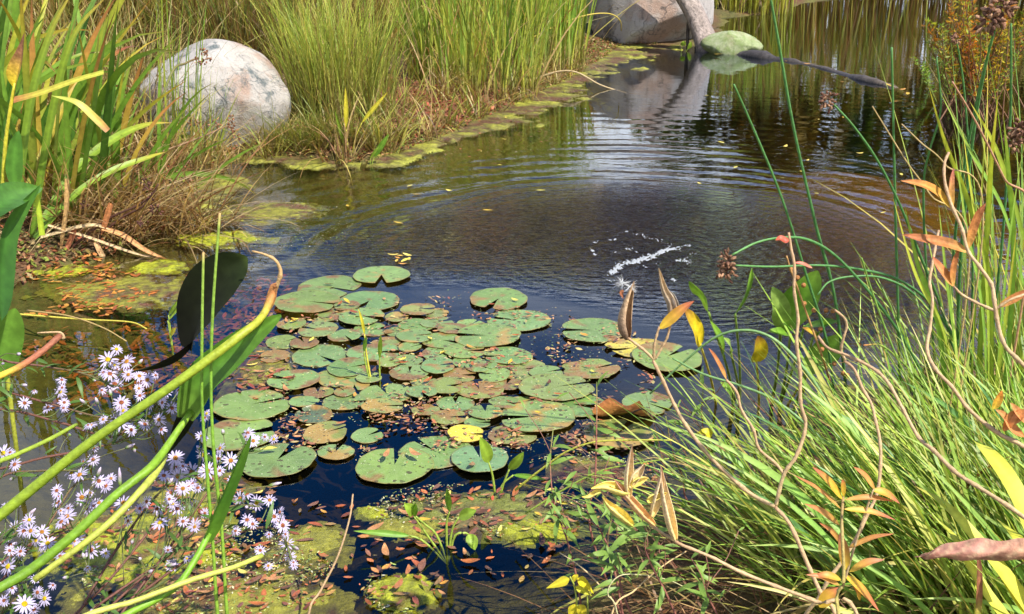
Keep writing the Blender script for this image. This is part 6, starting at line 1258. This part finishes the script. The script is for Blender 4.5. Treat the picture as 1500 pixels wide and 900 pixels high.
NEAR_LITTER = [  # (x, y, half width, half height, count, share of yellow, height, label, group)
 (215, 800, 120, 48, 46, 0.10, 0.016, 'small red or orange fallen leaf on the yellow-green algae below the asters', 'leaves on the algae below the asters'),
 (320, 872, 140, 30, 44, 0.10, 0.012, 'small red-brown fallen leaf on the algae along the bottom edge', 'leaves along the bottom edge'),
 (590, 868, 62, 34, 20, 0.08, 0.018, 'small red fallen leaf on or beside the round algae mat at the bottom', 'leaves by the round algae mat'),
 (720, 752, 150, 38, 50, 0.15, 0.010, 'small red or orange fallen leaf in the algae patch round the young shoots', 'leaves round the young shoots'),
 (700, 810, 150, 40, 18, 0.05, 0.003, 'small brownish leaf afloat in the dark water below the young shoots', 'leaves in the dark water below the shoots'),
 (470, 800, 90, 60, 14, 0.2, 0.003, 'small leaf afloat in the dark water left of the tan dry stick', 'leaves left of the dry stick'),
 (385, 555, 45, 42, 34, 0.12, 0.006, 'red-brown leaf heaped at the left rim of the lily pads', 'leaves at the left rim of the pads'),
 (310, 720, 80, 30, 20, 0.15, 0.008, 'orange-brown leaf in the algae film behind the near aster flowers', 'leaves behind the near asters')]
cnt = 0
for (cx, cy_, hw, hh, n, ysh, z, lab, grp) in NEAR_LITTER:
    for k in range(n):
        a = random.uniform(0, 6.28); r_ = math.sqrt(random.random()); p = W(cx + hw * r_ * math.cos(a), cy_ + hh * r_ * math.sin(a))
        yl = random.random() < ysh
        o = lay(random.choice(FY if yl else FR), p[0], p[1], z * random.uniform(0.6, 1.3) + 0.001 + 0.0004 * (k % 9), random.uniform(0.45, 1.3)); tag(o, lab, 'leaf', grp); cnt += 1
for k in range(44):                          # stranded on the pads
    p, r_, z0 = random.choice(PADP); a = random.uniform(0, 6.28); q = r_ * math.sqrt(random.random()) * 0.85
    o = lay(random.choice(FY if random.random() < 0.35 else FR), p[0] + q * math.cos(a), p[1] + q * math.sin(a), z0 + 0.0065 + 0.0003 * (k % 7), random.uniform(0.65, 1.25)); tag(o, 'small orange or brown fallen leaf stranded on a lily pad', 'leaf', 'leaves stranded on lily pads')
for (x, y, s, lab) in ((345, 582 + 90, 1.5, 'yellow fallen leaf lying on the big near left lily pad'), (610, 678, 1.4, 'tan fallen leaf on the right half of the nearest lily pad'), (568, 680, 1.2, 'brown fallen leaf by the notch of the nearest lily pad')):
    p = W(x if x != 345 else 395, y); tag(lay(FY[3] if 'yellow' in lab else FR[3], p[0], p[1], 0.028, s, 0.05), lab, 'leaf')
for k in range(32):                          # far bright flecks on open water
    p = W(random.uniform(430, 1300), random.uniform(90, 330)) if k % 3 else W(random.uniform(1100, 1340), random.uniform(110, 260))
    if pond_sd(np.array([p[0]]), np.array([p[1]]))[0] > -0.1: continue
    o = lay(random.choice(FY), p[0], p[1], 0.004, random.uniform(0.9, 2.0), 0.06); tag(o, 'small yellow leaf afloat on the open far water', 'leaf', 'yellow leaves on the open water')
for (x, y, s) in ((1050, 82, 3.0), (1235, 107, 2.4), (1300, 128, 3.2), (1318, 134, 3.0), (1325, 140, 2.6), (1180, 96, 2), (1150, 92, 1.8)):
    p = W(x, y); tag(lay(FY[random.choice([0, 2])], p[0], p[1] - 0.06, 0.02, s, 0.1), 'orange leaf caught along the floating driftwood log', 'leaf', 'leaves along the driftwood')
tr_ = thing('leaf_raft', 'small clump of yellow leaves just beyond the farthest lily pad', 'leaves', tuple(W(583, 386)))
for k in range(9):
    p = W(583 + random.uniform(-18, 18), 386 + random.uniform(-6, 6)); o = lay(random.choice(FY), p[0], p[1], 0.006 + 0.002 * k, random.uniform(1.0, 1.7), 0.25); o.name = 'leaf'
    o.parent = tr_; o.location = Vector(o.location) - Vector(tr_.location)

# uncountable litter: sunken leaves in the shallows, flecks of duckweed on the pads and mats
def flakes(name, label, pts, sizes, cols, mat, cat, tilt=0.2):
    n = len(pts); a = rng.uniform(0, 6.28, n); tl = rng.normal(0, tilt, (n, 2)); wr = rng.uniform(0.28, 0.45, n)
    dx = np.stack([np.cos(a), np.sin(a), tl[:, 0]], -1) * sizes[:, None] * 0.5; dy = np.stack([-np.sin(a), np.cos(a), tl[:, 1]], -1) * (sizes * wr * 0.5)[:, None]
    V = np.stack([pts - dx, pts - dx * 0.3 - dy, pts + dx * 0.4 - dy * 0.9, pts + dx, pts + dx * 0.4 + dy * 0.9, pts - dx * 0.3 + dy], 1)
    i = np.arange(n)[:, None] * 6
    q = np.concatenate([i + np.array([[0, 1, 4, 5]]), i + np.array([[1, 2, 3, 4]])]).reshape(-1, 4)
    mb = MB(); mb.add(V.reshape(-1, 3), q, None, np.repeat(cols, 6, 0)); return tag(mb.build(name, mat, smooth=False), label, cat, kind='stuff')
n = 4200; xy = np.array([W(rng.uniform(-60, 420), rng.uniform(375, 560))[:2] for _ in range(n)]); sd_ = pond_sd(xy[:, 0], xy[:, 1]); xy = xy[(sd_ < -0.02) & (fbm(xy[:, 0] * 5, xy[:, 1] * 5, 77) > 0.56)]; n = len(xy)
flakes('sunken_litter', 'orange leaves sunk in the left shallows', np.column_stack([xy, np.maximum(ground_h(xy[:, 0], xy[:, 1]), -0.10) + rng.uniform(0.004, 0.03, n)]), rng.uniform(0.02, 0.055, n), pal(n, [(0.40, 0.11, 0.03), (0.46, 0.18, 0.05), (0.26, 0.08, 0.03), (0.2, 0.13, 0.04)]), M_FALLEN, 'litter')
n = 900; xy = np.array([W(rng.uniform(-20, 300), rng.uniform(380, 465))[:2] for _ in range(n)]); xy = xy[fbm(xy[:, 0] * 6, xy[:, 1] * 6, 99) > 0.60]; n = len(xy)
flakes('floating_litter', 'orange leaves floating over the left shallows', np.column_stack([xy, rng.uniform(0.002, 0.006, n)]), rng.uniform(0.016, 0.042, n), pal(n, [(0.42, 0.13, 0.03), (0.52, 0.25, 0.05), (0.30, 0.09, 0.03)]), M_FALLEN, 'litter', 0.06)
pts = []
for (cx, cy_, hw, hh, n_, z) in ((700, 750, 160, 40, 1500, 0.012), (300, 840, 190, 70, 1700, 0.010), (590, 868, 60, 36, 260, 0.02), (640, 560, 270, 130, 2200, 0.030), (400, 330, 120, 40, 900, 0.008), (880, 690, 110, 30, 500, 0.01), (680, 200, 150, 30, 700, 0.012)):
    for k in range(n_):
        a = random.uniform(0, 6.28); r_ = math.sqrt(random.random()); p = W(cx + hw * r_ * math.cos(a), cy_ + hh * r_ * math.sin(a)); p[2] = random.uniform(0.002, z); pts.append(p)
pts = np.array(pts); n = len(pts); keep = fbm(pts[:, 0] * 9, pts[:, 1] * 9, 55) > 0.44; pts = pts[keep]; n = len(pts)
flakes('duckweed_flecks', 'pale flecks of duckweed and debris scattered over mats and pads', pts, rng.uniform(0.003, 0.011, n), pal(n, [(0.30, 0.36, 0.10), (0.45, 0.40, 0.18), (0.36, 0.16, 0.06), (0.25, 0.32, 0.08), (0.5, 0.48, 0.3)]), M_DRY, 'duckweed', 0.1)

pts = []
for k in range(5200):
    p = W(random.uniform(360, 960), random.uniform(415, 665)); pts.append([p[0], p[1], random.uniform(0.003, 0.017)])
pts = np.array(pts); hx = (pts[:, 0] - W(600, 560)[0]) / 0.85; hy = (pts[:, 1] - W(600, 560)[1]) / 0.75
pts = pts[(hx ** 2 + hy ** 2 < 1.1) & (fbm(pts[:, 0] * 11, pts[:, 1] * 11, 63) > 0.56)]; n = len(pts)
flakes('pad_debris', 'brown and orange leaf debris caught between the lily pads', pts, rng.uniform(0.006, 0.028, n), pal(n, [(0.36, 0.13, 0.05), (0.25, 0.10, 0.05), (0.45, 0.25, 0.10), (0.18, 0.08, 0.05), (0.40, 0.32, 0.12)]), M_FALLEN, 'litter', 0.15)

pts = []
for (cx, cy_, hw, hh, n_, z) in ((215, 800, 150, 60, 150, 0.014), (320, 872, 170, 34, 150, 0.010), (590, 868, 66, 38, 26, 0.014), (720, 752, 165, 42, 130, 0.010), (700, 810, 160, 44, 26, 0.003), (460, 800, 100, 70, 60, 0.006), (385, 555, 50, 46, 110, 0.007), (310, 720, 90, 40, 60, 0.008), (880, 690, 110, 34, 60, 0.007), (680, 205, 130, 30, 60, 0.02)):
    for k in range(n_):
        a = random.uniform(0, 6.28); r_ = math.sqrt(random.random()); p = W(cx + hw * r_ * math.cos(a), cy_ + hh * r_ * math.sin(a)); p[2] = random.uniform(0.002, z); pts.append(p)
pts = np.array(pts); n = len(pts)
flakes('leaf_scatter', 'smaller red and orange leaf pieces strewn over the near algae', pts, rng.uniform(0.008, 0.034, n), pal(n, [(0.30, 0.09, 0.03), (0.36, 0.14, 0.045), (0.16, 0.07, 0.04), (0.24, 0.15, 0.05)], jit=0.35), M_FALLEN, 'litter', 0.12)

# ------------------------------------------------------------------ splash in the centre of the rings
sp = MB(); sc_ = W(935, 380); cell = 0.0035
x, y = np.meshgrid(np.arange(sc_[0] - 0.34, sc_[0] + 0.34, cell), np.arange(sc_[1] - 0.36, sc_[1] + 0.42, cell)); ny, nx = x.shape
f = np.full(x.shape, -1.0)                  # broken threads of foam along the crests
for line, wd, am in (([(893, 404), (908, 391), (932, 384), (951, 377)], 0.030, 1.0), ([(902, 397), (922, 388), (956, 380)], 0.024, 0.9), ([(958, 375), (972, 369), (990, 365), (1006, 361)], 0.020, 0.95), ([(863, 364), (868, 372), (875, 377)], 0.018, 0.8), ([(900, 372), (915, 366), (930, 371)], 0.035, 0.75), ([(870, 356), (884, 354), (898, 353)], 0.018, 0.7), ([(940, 392), (975, 386), (1010, 384)], 0.05, 0.55), ([(890, 412), (900, 413)], 0.02, 0.6), ([(975, 411), (988, 412)], 0.02, 0.7), ([(870, 340), (930, 345), (1010, 372)], 0.05, 0.45)):
    Q = spline([W(*q) for q in line], 40); dd = np.full(x.shape, 9.0)
    for q in Q: dd = np.minimum(dd, np.hypot(x - q[0], (y - q[1]) * 0.6))
    f = np.maximum(f, am - dd / wd)
nb = fbm(x * 34, y * 20, 12, 3); nf = fbm(x * 150, y * 70, 15, 2)
f = f - 0.36 + 1.5 * (nb - 0.5) + 1.3 * (nf - 0.5)
z = 0.0022 + 0.004 * np.clip(f, -0.5, 1) + 0.003 * nf
keep = f[:-1, :-1] > 0.30; I, J = np.nonzero(keep); b = I * nx + J; used, inv = np.unique(np.stack([b, b + 1, b + nx + 1, b + nx], -1), return_inverse=True)
sp.add(np.stack([x, y, z], -1).reshape(-1, 3)[used], inv.reshape(-1, 4), None, (1, 1, 1))
tag(sp.build('water_splash', M_FOAM, loc=tuple(sc_)), 'white bubbling splash at the centre of the ripples', 'splash', kind='stuff')
